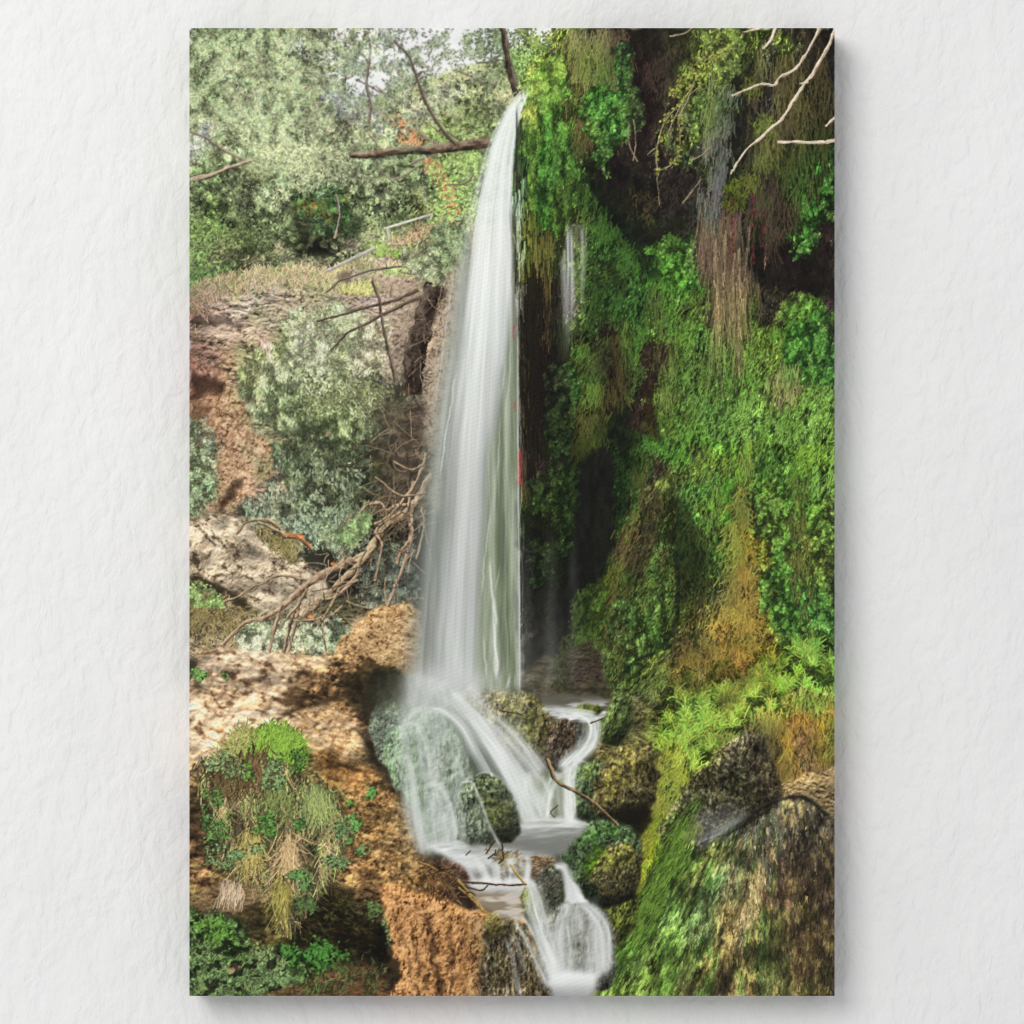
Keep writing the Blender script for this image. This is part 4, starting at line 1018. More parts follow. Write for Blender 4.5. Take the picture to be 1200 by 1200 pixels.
for x0, y0, n, col in ((862, 222, 300, (.42, .50, .12)), (878, 212, 200, (.46, .50, .14)), (895, 145, 260, (.44, .52, .16)), (880, 100, 160, (.44, .48, .16)), (860, 235, 160, (.38, .46, .10))):
    hairs(rng.normal(x0, 6, n), rng.normal(y0, 6, n), rng.uniform(3, 9, n), 1.5 + rng.normal(0, .5, n), np.array(col) * rng.normal(1, .06, (n, 1)), rng.uniform(.5, 1.35, n), rng.normal(0, .4, n), .9, label='printed_moss')
n = 90  # little red threads
x = rng.choice([857, 859, 883, 881, 895, 858.], n) + rng.normal(0, 1, n); y = rng.uniform(225, 310, n)
hairs(x, y, rng.uniform(2, 6, n), 1.57 + rng.normal(0, .1, n), np.array([.70, .25, .25]), rng.uniform(.6, 1.2, n), wd=.8)
match(cl * sst(XX, 606, 616), 12, .75)
# wall beside the fall inked darker; the hollow's deep shade is painted over it
dkw = region([(612, 320), (655, 330), (668, 430), (684, 540), (676, 640), (662, 720), (612, 770)], soft=16, warp=8)
INK *= (1 - .38 * dkw)[..., None]
hol = region([(680, 545), (692, 528), (712, 524), (721, 560), (719, 610), (710, 660), (698, 690), (688, 730), (678, 800), (614, 806), (613, 765), (640, 738), (660, 694), (673, 640), (677, 590)], warp=3, soft=5, seed=43, fr=.1)
over(sl_all, hol * .9, np.array([.085, .085, .075], F) * (.6 + .8 * fbm(XX / 6, YY / 14, 4, 243))[..., None])
# thin veil of the second fall
silk([(672, 262), (672, 330), (670, 430)], 10, 15, .40, .05, .62, .5, 3, 'printed_small_waterfall', ends=(.02, .5))
for i, (x_, y0, y1, w_, a_) in enumerate(((661, 288, 430, 2.2, .7), (665, 258, 440, 2.6, 1.05), (669.5, 262, 430, 2.4, .95), (682, 256, 400, 2.3, .8), (658, 298, 390, 1.8, .45), (686, 262, 350, 1.5, .4))):
    silk([(x_, y0), (x_ + .8, (y0 + y1) / 2), (x_ - .5, y1)], w_, w_ * 2, a_, .05, .78, .5, 10 + i, 'printed_small_waterfall', ends=(.14, .5))
# leafy twigs hanging at the top
for i, (p, w) in enumerate((([(785, 42), (800, 40), (812, 33)], 1.8), ([(818, 73), (840, 66), (860, 58)], 1.4), ([(812, 100), (800, 118), (782, 140), (772, 165), (770, 185), (771, 205)], 1.3), ([(815, 95), (805, 120), (796, 140), (797, 165), (793, 185), (780, 197), (771, 199)], 1.1), ([(822, 100), (800, 120), (785, 150), (788, 162)], 1.0), ([(800, 238), (812, 222), (822, 210)], 1.3), ([(758, 182), (768, 173)], 1.3), ([(812, 187), (825, 180), (835, 172)], 1.3), ([(736, 145), (738, 170), (748, 190)], 1.), ([(742, 140), (745, 170), (742, 188)], 1.), ([(770, 205), (772, 240)], .8))):
    branch(p, w, w * .8, '5a4c38', 'b5a58a', 270 + i, .8, 'printed_branch')
for pts, n in (([(812, 100), (800, 118), (782, 140), (772, 165), (770, 205)], 60), ([(805, 120), (796, 140), (797, 165), (793, 185), (780, 197)], 50), ([(830, 60), (810, 85), (795, 100), (785, 110)], 60), ([(860, 50), (830, 75), (815, 90)], 60)):
    c = spline(pts, 100); k = rng.integers(0, 100, n)
    leaves(c[k, 0] + rng.normal(0, 3, n), c[k, 1] + rng.normal(0, 3, n), rng.uniform(3, 5, n), rng.uniform(1.4, 2.4, n), rng.normal(1.2, 1, n), np.array([.52, .54, .22]) * rng.normal(1, .08, (n, 1)), rng.uniform(.65, 1.2, n), label='printed_ivy')
for i, (p, w0, w1) in enumerate((([(980, 33), (970, 55), (955, 82), (942, 100), (930, 118), (915, 140), (895, 158), (875, 176), (862, 195), (857, 204)], 4.5, 2.2), ([(963, 30), (948, 58), (935, 78), (915, 91), (907, 100), (890, 100), (870, 107), (857, 112)], 4, 2), ([(909, 33), (905, 45), (895, 57)], 4.5, 2.5), ([(980, 165), (960, 168), (935, 166), (912, 167)], 3.8, 3), ([(980, 137), (967, 148)], 3.5, 2.2), ([(947, 96), (937, 98)], 3, 1.5), ([(870, 38), (895, 33)], 2, 2))):
    branch(p, w0, w1, ['5a4a38', '9c8b76', 'cdbfa9', 'e4d8c4'], 0, 290 + i, .7, 'printed_branch')

# ---- 11 mossy mounds and ledges below the cave
def mound(poly, cols, sc, seed, ang=1.4, label='printed_mossy_rock', rnd=14, warp=4, gmix=.3, soft=1.5, con=2.4, lx=-.45, ly=-.9, k=.55, pits=.3, amp=1., asp=1.6, bot=.5, fr=.09):
    """a rounded boulder: dome shading from its outline, stone grain on top"""
    sl, m = pmask(poly, warp=warp, fr=fr, soft=soft, seed=seed)
    h = np.sqrt(np.clip(blur(m, rnd * S) * 2 - .7, 0, 1) + .02)
    gy, gx = np.gradient(blur(h, 3 * S))
    d = np.tanh((gx * -lx * -1 + gy * -ly * -1) * -1 * rnd * S * 1.1)
    if label in ('printed_boulder', 'printed_mossy_rock', 'printed_wet_rock'):
        label = newlab(label)
    t = rock(sl, m, cols, sc, ang, asp, con, .8, pits, seed, label, gmix, lx=lx, ly=ly, amp=amp)
    INK[sl] = INK[sl] * (1 + (np.clip(1 + k * d, .25, 1.7) - 1)[..., None] * m[..., None])
    return sl, m


def dome(poly, k=.5, rnd=14, lx=-.45, ly=-.9, floor=.35):
    """the fall of light over a rounded, overgrown stone"""
    sl, m = pmask(poly, warp=2, soft=1.5, seed=7)
    h = np.sqrt(np.clip(blur(m, rnd * S) * 2 - .7, 0, 1) + .02)
    gy, gx = np.gradient(blur(h, 3 * S))
    d = np.tanh(-(gx * lx + gy * ly) * rnd * S * 1.1)
    INK[sl] = INK[sl] * (1 + (np.clip(1 + k * d, floor, 1.6) - 1)[..., None] * m[..., None])


MS = ['0c1006', '262e10', '48521c', '70762c', 'a09c4a']
MB = ['15110a', '33291a', '5a4828', '7c6838', 'a6905a']
mound([(742, 590), (758, 565), (782, 558), (792, 590), (790, 640), (800, 690), (795, 740), (780, 780), (735, 800), (705, 800), (700, 770), (712, 720), (728, 650)], MS, 15, 301, 1.9, warp=6, gmix=.45, asp=2.2)
strands(region([(760, 570), (780, 562), (770, 620), (745, 680), (728, 740), (715, 760), (722, 700), (742, 630)], soft=3, warp=4), 900, (5, 14), 1.95, .25, (.35, 1.3), .2, (.7, 1.2), col=(.34, .29, .12), label='printed_moss')
strands(region([(740, 600), (750, 590), (730, 660), (712, 720), (706, 730), (722, 660)], soft=2, warp=3), 420, (5, 14), 1.95, .2, (.6, 1.3), .2, (.7, 1.2), col=(.56, .42, .17), label='printed_moss')
mound([(765, 640), (782, 628), (795, 650), (800, 700), (790, 745), (765, 770), (750, 720)], ['101a0c', '24401c', '3e602c', '5f7f3c', '86a05a'], 10, 305, 1.7, gmix=.3)
mound([(796, 705), (806, 698), (816, 705), (818, 735), (806, 765), (792, 762), (794, 730)], MS, 8, 306, 1.6, gmix=.3)
veg(region([(712, 720), (790, 680), (800, 780), (760, 810), (705, 800)], soft=6, warp=8), 2600, (3, 6.5), (1.6, 3), 1.8, .4, 9, .3, 1.6, 0, 307, 'printed_moss', col=(.27, .38, .17), tint=(.55, .66, .40), stretch=1.6)
mound([(740, 790), (760, 765), (790, 758), (800, 790), (785, 830), (765, 850), (735, 850), (722, 830)], MS, 11, 308, 2.2, gmix=.45)
strands(region([(770, 780), (788, 765), (785, 790), (762, 815), (755, 808)], soft=2, warp=2), 260, (6, 14), 2.2, .2, (.5, 1.3), .2, (.8, 1.3), col=(.44, .54, .28), label='printed_moss')
mound([(705, 820), (735, 812), (770, 835), (780, 880), (770, 925), (735, 935), (700, 915), (700, 860)], ['2a2314', '5c4f2c', '857443', 'a7955e', 'c4b482'], 13, 310, .6, gmix=.4, k=.3)
strands(region([(735, 620), (795, 580), (835, 600), (850, 690), (820, 760), (800, 700), (780, 640)], soft=10, warp=8), 900, (4, 12), 1.6, .3, (.3, 1.1), .3, (.7, 1.2), col=(.30, .30, .12), mix=.4)
for pl, k_, r_ in (([(742, 590), (758, 565), (782, 558), (792, 590), (790, 640), (775, 700), (755, 740), (715, 770), (705, 760), (712, 720), (728, 650)], .7, 16), ([(765, 640), (782, 628), (795, 650), (800, 700), (790, 745), (765, 770), (750, 720)], .6, 12), ([(796, 705), (806, 698), (816, 705), (818, 735), (806, 765), (792, 762), (794, 730)], .6, 8), ([(705, 760), (730, 735), (760, 745), (765, 780), (735, 800), (708, 800)], .6, 12), ([(740, 800), (760, 768), (790, 758), (800, 790), (785, 830), (765, 850), (735, 850), (722, 830)], .6, 12)):
    dome(pl, k_, r_, floor=.3)
    strands(region(pl, soft=3), 260, (2, 6), 1.9, .4, (.5, 1.35), .3, (.6, 1.0), col=(.46, .44, .16), mix=.5)
silk([(748, 598), (732, 650), (716, 710), (706, 762)], 2.5, 3, .55, .4, .60, .5, 91, None, (1.0, .84, .36))
silk([(790, 640), (796, 690), (792, 745)], 4, 5, .6, .6, .09, .4, 92, None)
silk([(722, 800), (745, 775), (768, 765)], 3, 4, .6, .6, .08, .4, 93, None)
# golden dry grass cascade
dg = region([(858, 600), (880, 560), (890, 640), (900, 690), (905, 745), (880, 770), (830, 775), (800, 790), (805, 760), (835, 725), (855, 690)], soft=6, warp=8)
over(sl_all, dg * .6, G * (.4 + .8 * tex)[..., None])
strands(dg, 4200, (6, 20), 1.75, .4, (.45, 1.5), .4, (.7, 1.2), col=(.60, .47, .20), mix=.35, label='printed_dry_grass')
strands(region([(795, 760), (830, 740), (905, 750), (905, 790), (830, 800), (795, 800)], soft=6, warp=8), 2200, (4, 12), 1.5, .6, (.45, 1.4), .4, (.7, 1.2), col=(.56, .45, .18), mix=.35, label='printed_dry_grass')
for poly, sd in (([(828, 800), (835, 778), (855, 772), (868, 785), (866, 808), (845, 815)], 321), ([(875, 785), (890, 765), (908, 760), (912, 775), (895, 792)], 322), ([(900, 755), (912, 748), (918, 760), (908, 770)], 323)):
    mound(poly, ['141605', '34380c', '555812', '767620', '9a9632'], 7, sd, rnd=9, gmix=.1)
    strands(region(poly, soft=2), 300, (2, 5), 1.57, .8, (.5, 1.3), .4, (.7, 1.1), col=(.36, .37, .08), label='printed_moss')
ivy = region([(885, 560), (930, 600), (978, 580), (978, 790), (930, 780), (905, 745), (888, 690)], soft=8, warp=8)
veg(ivy, 8000, (3, 5.5), (1.6, 2.8), 2.0, .8, 6, .3, 1.7, 0, 330, 'printed_ivy', tint=(.55, .78, .34), hue=.12, lean=.2, stretch=1.5)
strands(region([(930, 580), (945, 620), (950, 690), (940, 720), (930, 680)], soft=3, warp=3), 420, (6, 14), 1.6, .3, (.5, 1.3), .3, (.7, 1.1), col=(.46, .36, .22))
# tall grass bank
gb1 = region([(785, 815), (805, 795), (835, 810), (880, 800), (905, 770), (930, 750), (978, 752), (978, 815), (945, 812), (915, 830), (890, 870), (860, 870), (820, 900), (790, 920), (775, 940), (760, 950), (768, 890)], soft=5, warp=6)
over(sl_all, gb1 * .75, np.array([.20, .34, .08], F) * (.4 + 1.0 * tex)[..., None], 'printed_grass')
n = 8000
x, y = scatter(n, gb1)
gc = at(G, x, y) * .35 + np.where(rng.random((n, 1)) < .25, [[.58, .58, .16]], [[.42, .60, .16]]) * .65
hairs(x, y, rng.uniform(5, 15, n), -1.5 + rng.normal(0, .6, n), gc * rng.normal(1, .06, (n, 1)), .32 + .85 * at(sst(fbm(XX / 10, YY / 14, 4, 331), .2, .8), x, y) * rng.uniform(.7, 1.25, n), rng.normal(0, .9, n), rng.uniform(.6, 1.2, n), label='printed_grass', tip=1.25)
yg = region([(770, 890), (800, 870), (800, 920), (775, 980), (760, 1030), (748, 1045), (752, 990), (758, 930)], soft=4, warp=5)
strands(yg, 2600, (5, 15), 1.9, .35, (.4, 1.4), .4, (.8, 1.3), col=(.55, .54, .12), mix=.25, label='printed_grass')
strands(region([(875, 845), (905, 830), (925, 850), (945, 930), (915, 945), (905, 900)], soft=5, warp=5), 2300, (6, 20), 1.55, .3, (.4, 1.4), .3, (.8, 1.3), col=(.60, .48, .14), mix=.25, label='printed_grass')
mound([(915, 815), (940, 805), (978, 812), (978, 940), (935, 940), (940, 900), (928, 860)], ['3a2410', '6e4c22', '96692f', 'b98c48', 'd0aa70'], 12, 340, 1.3, gmix=.35, k=.3)
strands(region([(925, 810), (978, 815), (978, 930), (945, 900)], soft=5, warp=5), 900, (4, 12), 1.57, .3, (.5, 1.3), .3, (.7, 1.2), col=(.55, .42, .16), mix=.4, label='printed_grass')

match(region([(690, 560), (985, 560), (985, 940), (760, 1000), (690, 900)], soft=20), 8, .7)
lumg = (INK * DN).sum(-1, keepdims=True)
INK += (lumg - INK) * (.12 * cl * (XX > 606))[..., None]
# ---- 12 big wet boulders, lower right
mound([(915, 920), (950, 905), (985, 900), (985, 990), (940, 960)], ['3a3020', '6c5b40', '94805c', 'b7a37c', 'd3c09a'], 12, 350, .4, gmix=.35, label='printed_boulder')
mound([(770, 975), (790, 940), (815, 905), (845, 875), (872, 855), (890, 862), (905, 880), (912, 905), (918, 935), (895, 955), (870, 970), (840, 985), (815, 1010), (780, 1010)], ['0c0b08', '211e18', '3a362c', '58523f', '8a8270'], 11, 351, 1.15, gmix=.2, label='printed_boulder', k=.5, asp=2.6, con=3)
emboss(region([(770, 975), (815, 905), (845, 875), (872, 855), (890, 862), (912, 905), (918, 935), (870, 970), (815, 1010)], soft=3), 9, .3, 377, 2.0, 1.2)

big = [(686, 1175), (700, 1140), (715, 1105), (735, 1070), (755, 1040), (775, 1000), (800, 985), (830, 978), (858, 965), (880, 950), (905, 938), (925, 932), (945, 933), (965, 950), (985, 965), (985, 1180)]
sl, m = mound(big, ['1c170e', '433a20', '6a5a30', '8f7d48', 'c0a972'], 13, 352, 1.57, gmix=.5, label='printed_boulder', k=.3, asp=2.4, con=3.2, rnd=26, pits=.35, warp=2)
bigm = np.zeros((H2, W2), F); bigm[sl] = m
# algae, lime and moss run down it in a fan of streaks
th_ = np.arctan2(YY - 850, XX - 905); rr = np.hypot(XX - 905, YY - 850)
wv = (fbm(XX / 30, YY / 30, 3, 361) - .5) * .035
k1 = sfbm((th_ + wv) * 30, rr / 40, 4, 362, .6)
k2 = sfbm((th_ + wv) * 90, rr / 16, 3, 366, .6)
k3 = fbm(XX / 7, YY / 8, 4, 368, .6)
gcol = G.copy()
for poly, col, a_ in (
        ([(700, 1130), (760, 1040), (830, 990), (900, 980), (880, 1060), (800, 1160), (700, 1166)], (.34, .43, .24), .45),
        ([(780, 1010), (840, 1000), (870, 1040), (830, 1100), (760, 1130), (720, 1130)], (.31, .40, .28), .6),
        ([(842, 1050), (880, 1060), (878, 1120), (840, 1130)], (.64, .54, .30), .75),
        ([(888, 1060), (903, 1060), (903, 1130), (888, 1130)], (.28, .42, .14), .7),
        ([(770, 1080), (800, 1070), (790, 1166), (740, 1166)], (.46, .57, .27), .75),
        ([(715, 1110), (740, 1080), (760, 1060), (750, 1110), (710, 1160)], (.24, .38, .20), .6),
        ([(900, 1030), (978, 1010), (978, 1166), (850, 1166)], (.40, .35, .18), .5),
        ([(800, 990), (840, 978), (850, 1010), (800, 1060), (780, 1040)], (.48, .48, .24), .6),
        ([(855, 985), (925, 935), (978, 965), (970, 1030), (900, 1030)], (.24, .21, .15), .75)):
    r = region(poly, soft=9, warp=14) * bigm * a_ * sst(k1, .2, .6)
    gcol += (np.array(col, F) - gcol) * r[..., None]
lfs = sst(905 - XX - (YY - 1000) * .2, -20, 90)
st = np.clip(1.0 + (.35 + .5 * lfs) * (k1 - .5) + (.25 + .4 * lfs) * (k2 - .5) + .55 * (k3 - .5) + .8 * (fbm((XX - .3 * YY) / 2.6, YY / 5., 4, 369, .65) - .5), .2, 1.7)
over(sl_all, bigm * .92, gcol * st[..., None])
pat = sst(k1 * .6 + k3 * .4, .60, .72) * bigm * sst(XX, 830, 880)
over(sl_all, pat * .45, np.array([.62, .53, .30], F)[None, None])
pat = sst(sfbm((th_ + wv) * 24, rr / 50, 4, 372), .58, .70) * bigm * sst(900 - XX, -60, 40)
over(sl_all, pat * .55, np.array([.30, .46, .20], F) * (.6 + .8 * k2)[..., None])
emboss(bigm, 13, .26, 373, 1.7, 1.5, o=5)
emboss(bigm, 34, .26, 374, 1.4, 1.3, o=2)
gl = sst(fbm(XX / 2.2, YY / 3.4, 3, 375), .66, .80) * bigm * sst(YY, 930, 960) * sst(1040 - YY, 0, 60) * sst(XX, 850, 880)
over(sl_all, gl * .5, np.array([.62, .60, .52], F)[None, None])
silk([(690, 1160), (712, 1105), (738, 1064), (762, 1030), (782, 1000)], 2.4, 2.4, .5, .5, .07, .3, 94, None)
silk([(800, 988), (835, 977), (870, 963), (905, 942), (940, 934), (975, 960)], 3, 3, .75, .7, .07, .3, 95, None)
lowr = bigm * sst(XX + YY * .4, 1290, 1400)
INK[:] = INK * (1 - .12 * lowr)[..., None]
dome(big, .45, 26)
x, y = scatter(70, region([(840, 1000), (945, 935), (960, 1060), (880, 1110), (835, 1080)], soft=4) * bigm)
leaves(x, y, rng.uniform(1.5, 4.5, 70), rng.uniform(1.2, 2.6, 70), 1.5 + rng.normal(0, .6, 70), np.array([.66, .57, .36]), rng.uniform(.6, 1.1, 70))
ss = region([(862, 1085), (880, 1030), (888, 1010), (898, 1020), (890, 1050), (892, 1075), (872, 1090)], soft=2, warp=4, seed=4)
sl = crop(840, 1000, 910, 1100)
rock(sl, ss[sl] * .85, ['6a5430', 'a08a54', 'c4ac74', 'd8c592'], 8, 1.57, 2, 3, .9, .4, 365)
for p in ([(797, 1020), (800, 1005), (815, 990), (840, 982), (870, 968), (905, 945)],):
    branch(p, 1.4, 1.2, '1a130c', '4a3a26', 366, .8, None)
dome([(770, 975), (790, 940), (815, 905), (845, 875), (872, 855), (890, 862), (905, 880), (912, 905), (918, 935), (895, 955), (870, 970), (840, 985), (815, 1010), (780, 1010)], .4, 14)
n = 9000
x, y = scatter(n, bigm * sst(YY, 940, 985))
hairs(x, y, rng.uniform(3, 9, n), np.where(x > 880, 1.57, np.arctan2(y - 850, x - 905)) + rng.normal(0, .12, n), at(INK, x, y), rng.uniform(.72, 1.32, n), rng.normal(0, .3, n), rng.uniform(.5, .9, n), tip=1.0, order='none')
bg_ = (INK * DN).sum(-1, keepdims=True)
INK += (bg_ - INK) * (.18 * bigm * sst(XX, 800, 880))[..., None]
rim = bigm * (blur(bigm, 3 * S) < .80)
INK *= (1 - .45 * blur(rim, 1 * S))[..., None]
gs = region([(735, 1085), (760, 1045), (780, 1005), (800, 960), (815, 930), (812, 970), (800, 1000), (785, 1040), (765, 1075), (740, 1110)], soft=9, warp=8)
over(sl_all, gs * .5, np.array([.26, .40, .12], F) * (.5 + .9 * tex)[..., None])
x, y = scatter(1100, gs)
hairs(x, y, rng.uniform(6, 16, 1100), 2.1 + rng.normal(0, .16, 1100), np.array([.33, .44, .18]) * rng.normal(1, .06, (1100, 1)), rng.uniform(.5, 1.2, 1100), 0., rng.uniform(.6, 1.1, 1100), label='printed_algae')
ts = region([(800, 985), (812, 955), (822, 960), (828, 975), (812, 990)], soft=4, warp=3)
over(sl_all, ts * .3, np.array([.68, .64, .48], F) * (.7 + .5 * tex)[..., None])
sp = region([(815, 990), (840, 966), (870, 955), (880, 953), (862, 966), (835, 982)], soft=5, warp=2)
spn = fbm((XX + YY * 1.8) / 4, (XX * .5 - YY * .28) / 25, 3, 371)
over(sl_all, sp * (.25 + .6 * spn), np.array([.76, .78, .76], F)[None, None], 'printed_water_spray', .6)
ms = region([(815, 985), (812, 960), (845, 945), (875, 950), (860, 962)], soft=12)
over(sl_all, ms * .22, np.array([.66, .68, .66], F)[None, None])
# ---- 13 dim ground and pool behind the boulders
bk = region([(606, 790), (640, 770), (700, 775), (712, 800), (715, 845), (690, 850), (640, 850), (606, 840)], warp=2, soft=5)
over(sl_all, bk, pal(fbm(XX / 11, YY / 5, 5, 401), ['2a2822', '45402f', '5f5644', '7a705c'])* F(.9), 'printed_mossy_cliff')
veg(region([(672, 700), (690, 690), (710, 690), (705, 740), (690, 770), (668, 760)], soft=5, warp=5), 1100, (3, 7), (1, 1.8), 1.9, .4, 6, .4, 1.3, 0, 403, 'printed_moss', col=(.28, .40, .15), lean=.3, stretch=2)
veg(region([(650, 770), (664, 745), (676, 765), (668, 810), (650, 805)], soft=5, warp=5), 300, (3, 6), (1, 1.8), 1.7, .5, 6, .4, 1.2, 0, 404, 'printed_moss', col=(.25, .29, .14), stretch=2)
rock(*((lambda r: (r[0], r[1] * .8))(pmask([(668, 760), (690, 750), (706, 770), (704, 800), (680, 805), (660, 800)], warp=4, soft=3))), ['15110d', '2e261f', '4a3f34', '64574a'], 7, .2, 2, 2.5, .8, .4, 405)
x, y = scatter(420, region([(612, 690), (690, 690), (700, 800), (612, 815)], soft=8))
# drip veils in the cave
for x0, x1, a in ((640, 652, .16), (668, 676, .12), (612, 622, .14)):
    d = sst(XX, x0 - 6, (x0 + x1) / 2) * sst(x1 + 6 - XX, 0, (x1 - x0) / 2 + 6) * sst(YY, 600, 660) * sst(815 - YY, 0, 30)
    over(sl_all, d * a, np.array([.72, .74, .72], F)[None, None])
md = np.exp(-((XX - 640) / 45) ** 2 - ((YY - 770) / 50) ** 2) * .22 * (XX > 606)
over(sl_all, md, np.array([.60, .61, .58], F)[None, None])
pool = region([(630, 818), (660, 812), (700, 815), (715, 822), (708, 842), (670, 850), (640, 842)], soft=3, warp=2)
over(sl_all, pool, pal(sst(fbm(XX / 26, YY / 5, 3, 406), .3, .7) * sst(YY, 815, 834), ['5d5a50', '8f8e86', 'b9bab6', 'e0e2e0']), 'printed_pool')
mound([(668, 833), (680, 826), (700, 825), (708, 832), (700, 839), (680, 840)], MS, 5, 407, rnd=4, warp=2)

# ---- 14 boulders in the stream: dark, wet, patchy with moss
def boulder(poly, cols, seed, ang=1.3, sc=9, k=.75, rnd=14, warp=4, moss=None, mcol=(.34, .37, .17), foot=.5, fr=.085, asp=1.8):
    sl, m = mound(poly, cols, sc, seed, ang, 'printed_boulder', rnd=rnd, warp=warp, gmix=.0, fr=fr, k=.0, pits=.4, amp=.8, asp=asp)
    f = np.zeros((H2, W2), F); f[sl] = m
    if moss:
        r = region(moss, soft=6, warp=7, seed=seed) * f
        r = r * sst(fbm(XX / 6, YY / 7, 4, seed + 5, .6), .30, .56)
        over(sl_all, r * .9, np.array(mcol, F) * (.45 + 1.1 * fbm(XX / 3, YY / 3, 4, seed + 6, .65))[..., None])
    emboss(f, 11, .34, seed + 8, 1.4, ang, o=3)
    gl = sst(fbm(XX[sl] / 2.1, YY[sl] / 2.8, 3, seed + 9, .6), .68, .82) * m     # wet stone glints
    INK[sl] += (np.array([.62, .64, .60], F) - INK[sl]) * (gl * .28)[..., None]
    dome(poly, k, rnd, floor=.2)
    p = np.array(poly); y0, y1 = p[:, 1].min(), p[:, 1].max()
    INK[sl] = INK[sl] * (1 - foot * sst((YY[sl] - y0) / (y1 - y0), .62, 1.02) * m)[..., None]   # shading: ink darkens toward the boulder's foot


WETG = ['0c100a', '232c1a', '3c482c', '566242', '7c8664']
OLIV = ['13120b', '302c1b', '544e32', '7a724e', '9e9670']
boulder([(538, 815), (545, 798), (562, 793), (580, 794), (595, 802), (602, 815), (600, 850), (560, 850), (540, 840)], ['2c2a1c', '55503a', '837a56', 'a69870', 'c4b48e'], 411, rnd=12, k=.5, foot=.2)
boulder([(570, 840), (582, 822), (594, 812), (608, 808), (624, 813), (638, 826), (648, 846), (653, 870), (650, 892), (640, 905), (618, 906), (592, 888)], OLIV, 412, 1.35, 10, .8, 18, 2, [(585, 820), (625, 815), (640, 850), (630, 890), (600, 880)], (.38, .38, .19), .45, asp=2.6)
boulder([(645, 850), (655, 842), (668, 843), (676, 848), (682, 862), (680, 880), (668, 896), (650, 905), (642, 896), (640, 872)], ['0c0a07', '241d15', '43382b', '6b5d4c', '93866f'], 413, 1.4, 7, .5, 9, 4, foot=.3)
boulder([(672, 850), (680, 846), (684, 860), (682, 875), (674, 884)], ['1c1c18', '3c3c36', '5e5e56', '84847a'], 419, 1.4, 6, .4, 5, 2, foot=.2)
boulder([(668, 905), (680, 893), (700, 890), (715, 898), (722, 925), (718, 960), (700, 966), (672, 962), (670, 935)], ['12170d', '2a3620', '46553a', '606e4e', '808a68'], 414, 1.4, 9, .55, 13, 2, [(690, 890), (720, 895), (715, 920), (690, 915)], (.34, .40, .20))
boulder([(693, 935), (700, 905), (712, 886), (728, 874), (748, 870), (765, 876), (772, 905), (768, 940), (750, 966), (715, 968), (698, 955)], ['12100a', '2e2918', '514a2c', '776e48', '9c9268'], 415, 1.25, 9, .75, 14, 5, [(705, 890), (750, 872), (765, 895), (735, 920), (705, 945)], (.44, .41, .20), .5, asp=2)
boulder([(702, 870), (706, 840), (722, 810), (740, 815), (740, 850), (725, 875)], ['10140a', '27331a', '42522a', '657243', '8a9460'], 416, 1.9, 8, .7, 9, 3, foot=.3, asp=2.4)
dkc = region([(715, 955), (735, 945), (762, 940), (765, 965), (750, 975), (725, 968)], soft=4, warp=4)
over(sl_all, dkc * .85, np.array([.09, .08, .055], F)[None, None])
boulder([(652, 990), (662, 975), (680, 964), (702, 960), (722, 962), (742, 970), (750, 988), (750, 1020), (742, 1050), (716, 1064), (690, 1058), (674, 1038), (660, 1012)], ['0b0f09', '1e2a1a', '37472e', '536346', '7c8a68'], 417, 1.3, 8, .7, 18, 3, [(664, 980), (710, 962), (735, 975), (700, 995)], (.22, .34, .16))
boulder([(690, 1034), (696, 1008), (712, 990), (730, 982), (746, 990), (751, 1010), (750, 1040), (735, 1060), (706, 1062)], ['0e0e08', '282618', '48442a', '6c6744', '928c66'], 418, 1.4, 7, .75, 12, 6, [(690, 1030), (705, 990), (740, 985), (748, 1015), (715, 1020)], (.40, .41, .17), .55)
r = region([(684, 1030), (688, 1005), (700, 992), (706, 1000), (698, 1026)], soft=6, warp=5) * sst(fbm(XX / 5, YY / 5, 4, 431), .3, .6)
over(sl_all, r * .85, np.array([.32, .48, .10], F) * (.5 + .9 * fbm(XX / 3, YY / 3, 3, 432))[..., None])
boulder([(700, 1070), (725, 1060), (750, 1050), (745, 1085), (725, 1110), (712, 1105)], ['101208', '2c3412', '4c561e', '747838', '989454'], 421, 1.7, 8, .4, 8, 4, foot=.2, asp=2.2)
# mossy bank and wet domes under the left cascade
boulder([(428, 840), (440, 822), (458, 820), (472, 826), (474, 850), (470, 880), (468, 905), (455, 920), (440, 890)], ['141810', '333c2a', '596450', '86907a', 'aab29c'], 422, 1.2, 7, .35, 10, 4, [(455, 820), (475, 826), (472, 840), (455, 838)], (.36, .44, .14), .2)
boulder([(472, 850), (480, 835), (494, 827), (510, 832), (528, 848), (542, 872), (552, 900), (562, 930), (566, 995), (500, 1002), (478, 960), (468, 900)], ['1c241a', '46523e', '66735c', '8a967e', 'aab4a0'], 420, 1.4, 12, .55, 18, 2, foot=.1, asp=2.4)
boulder([(448, 880), (455, 858), (468, 850), (482, 856), (490, 880), (494, 920), (498, 960), (480, 960), (462, 930)], ['1c2a18', '465c3c', '688058', '8aa07a', 'aabc9c'], 423, 1.4, 10, .4, 14, 2, foot=.1, asp=2.4)

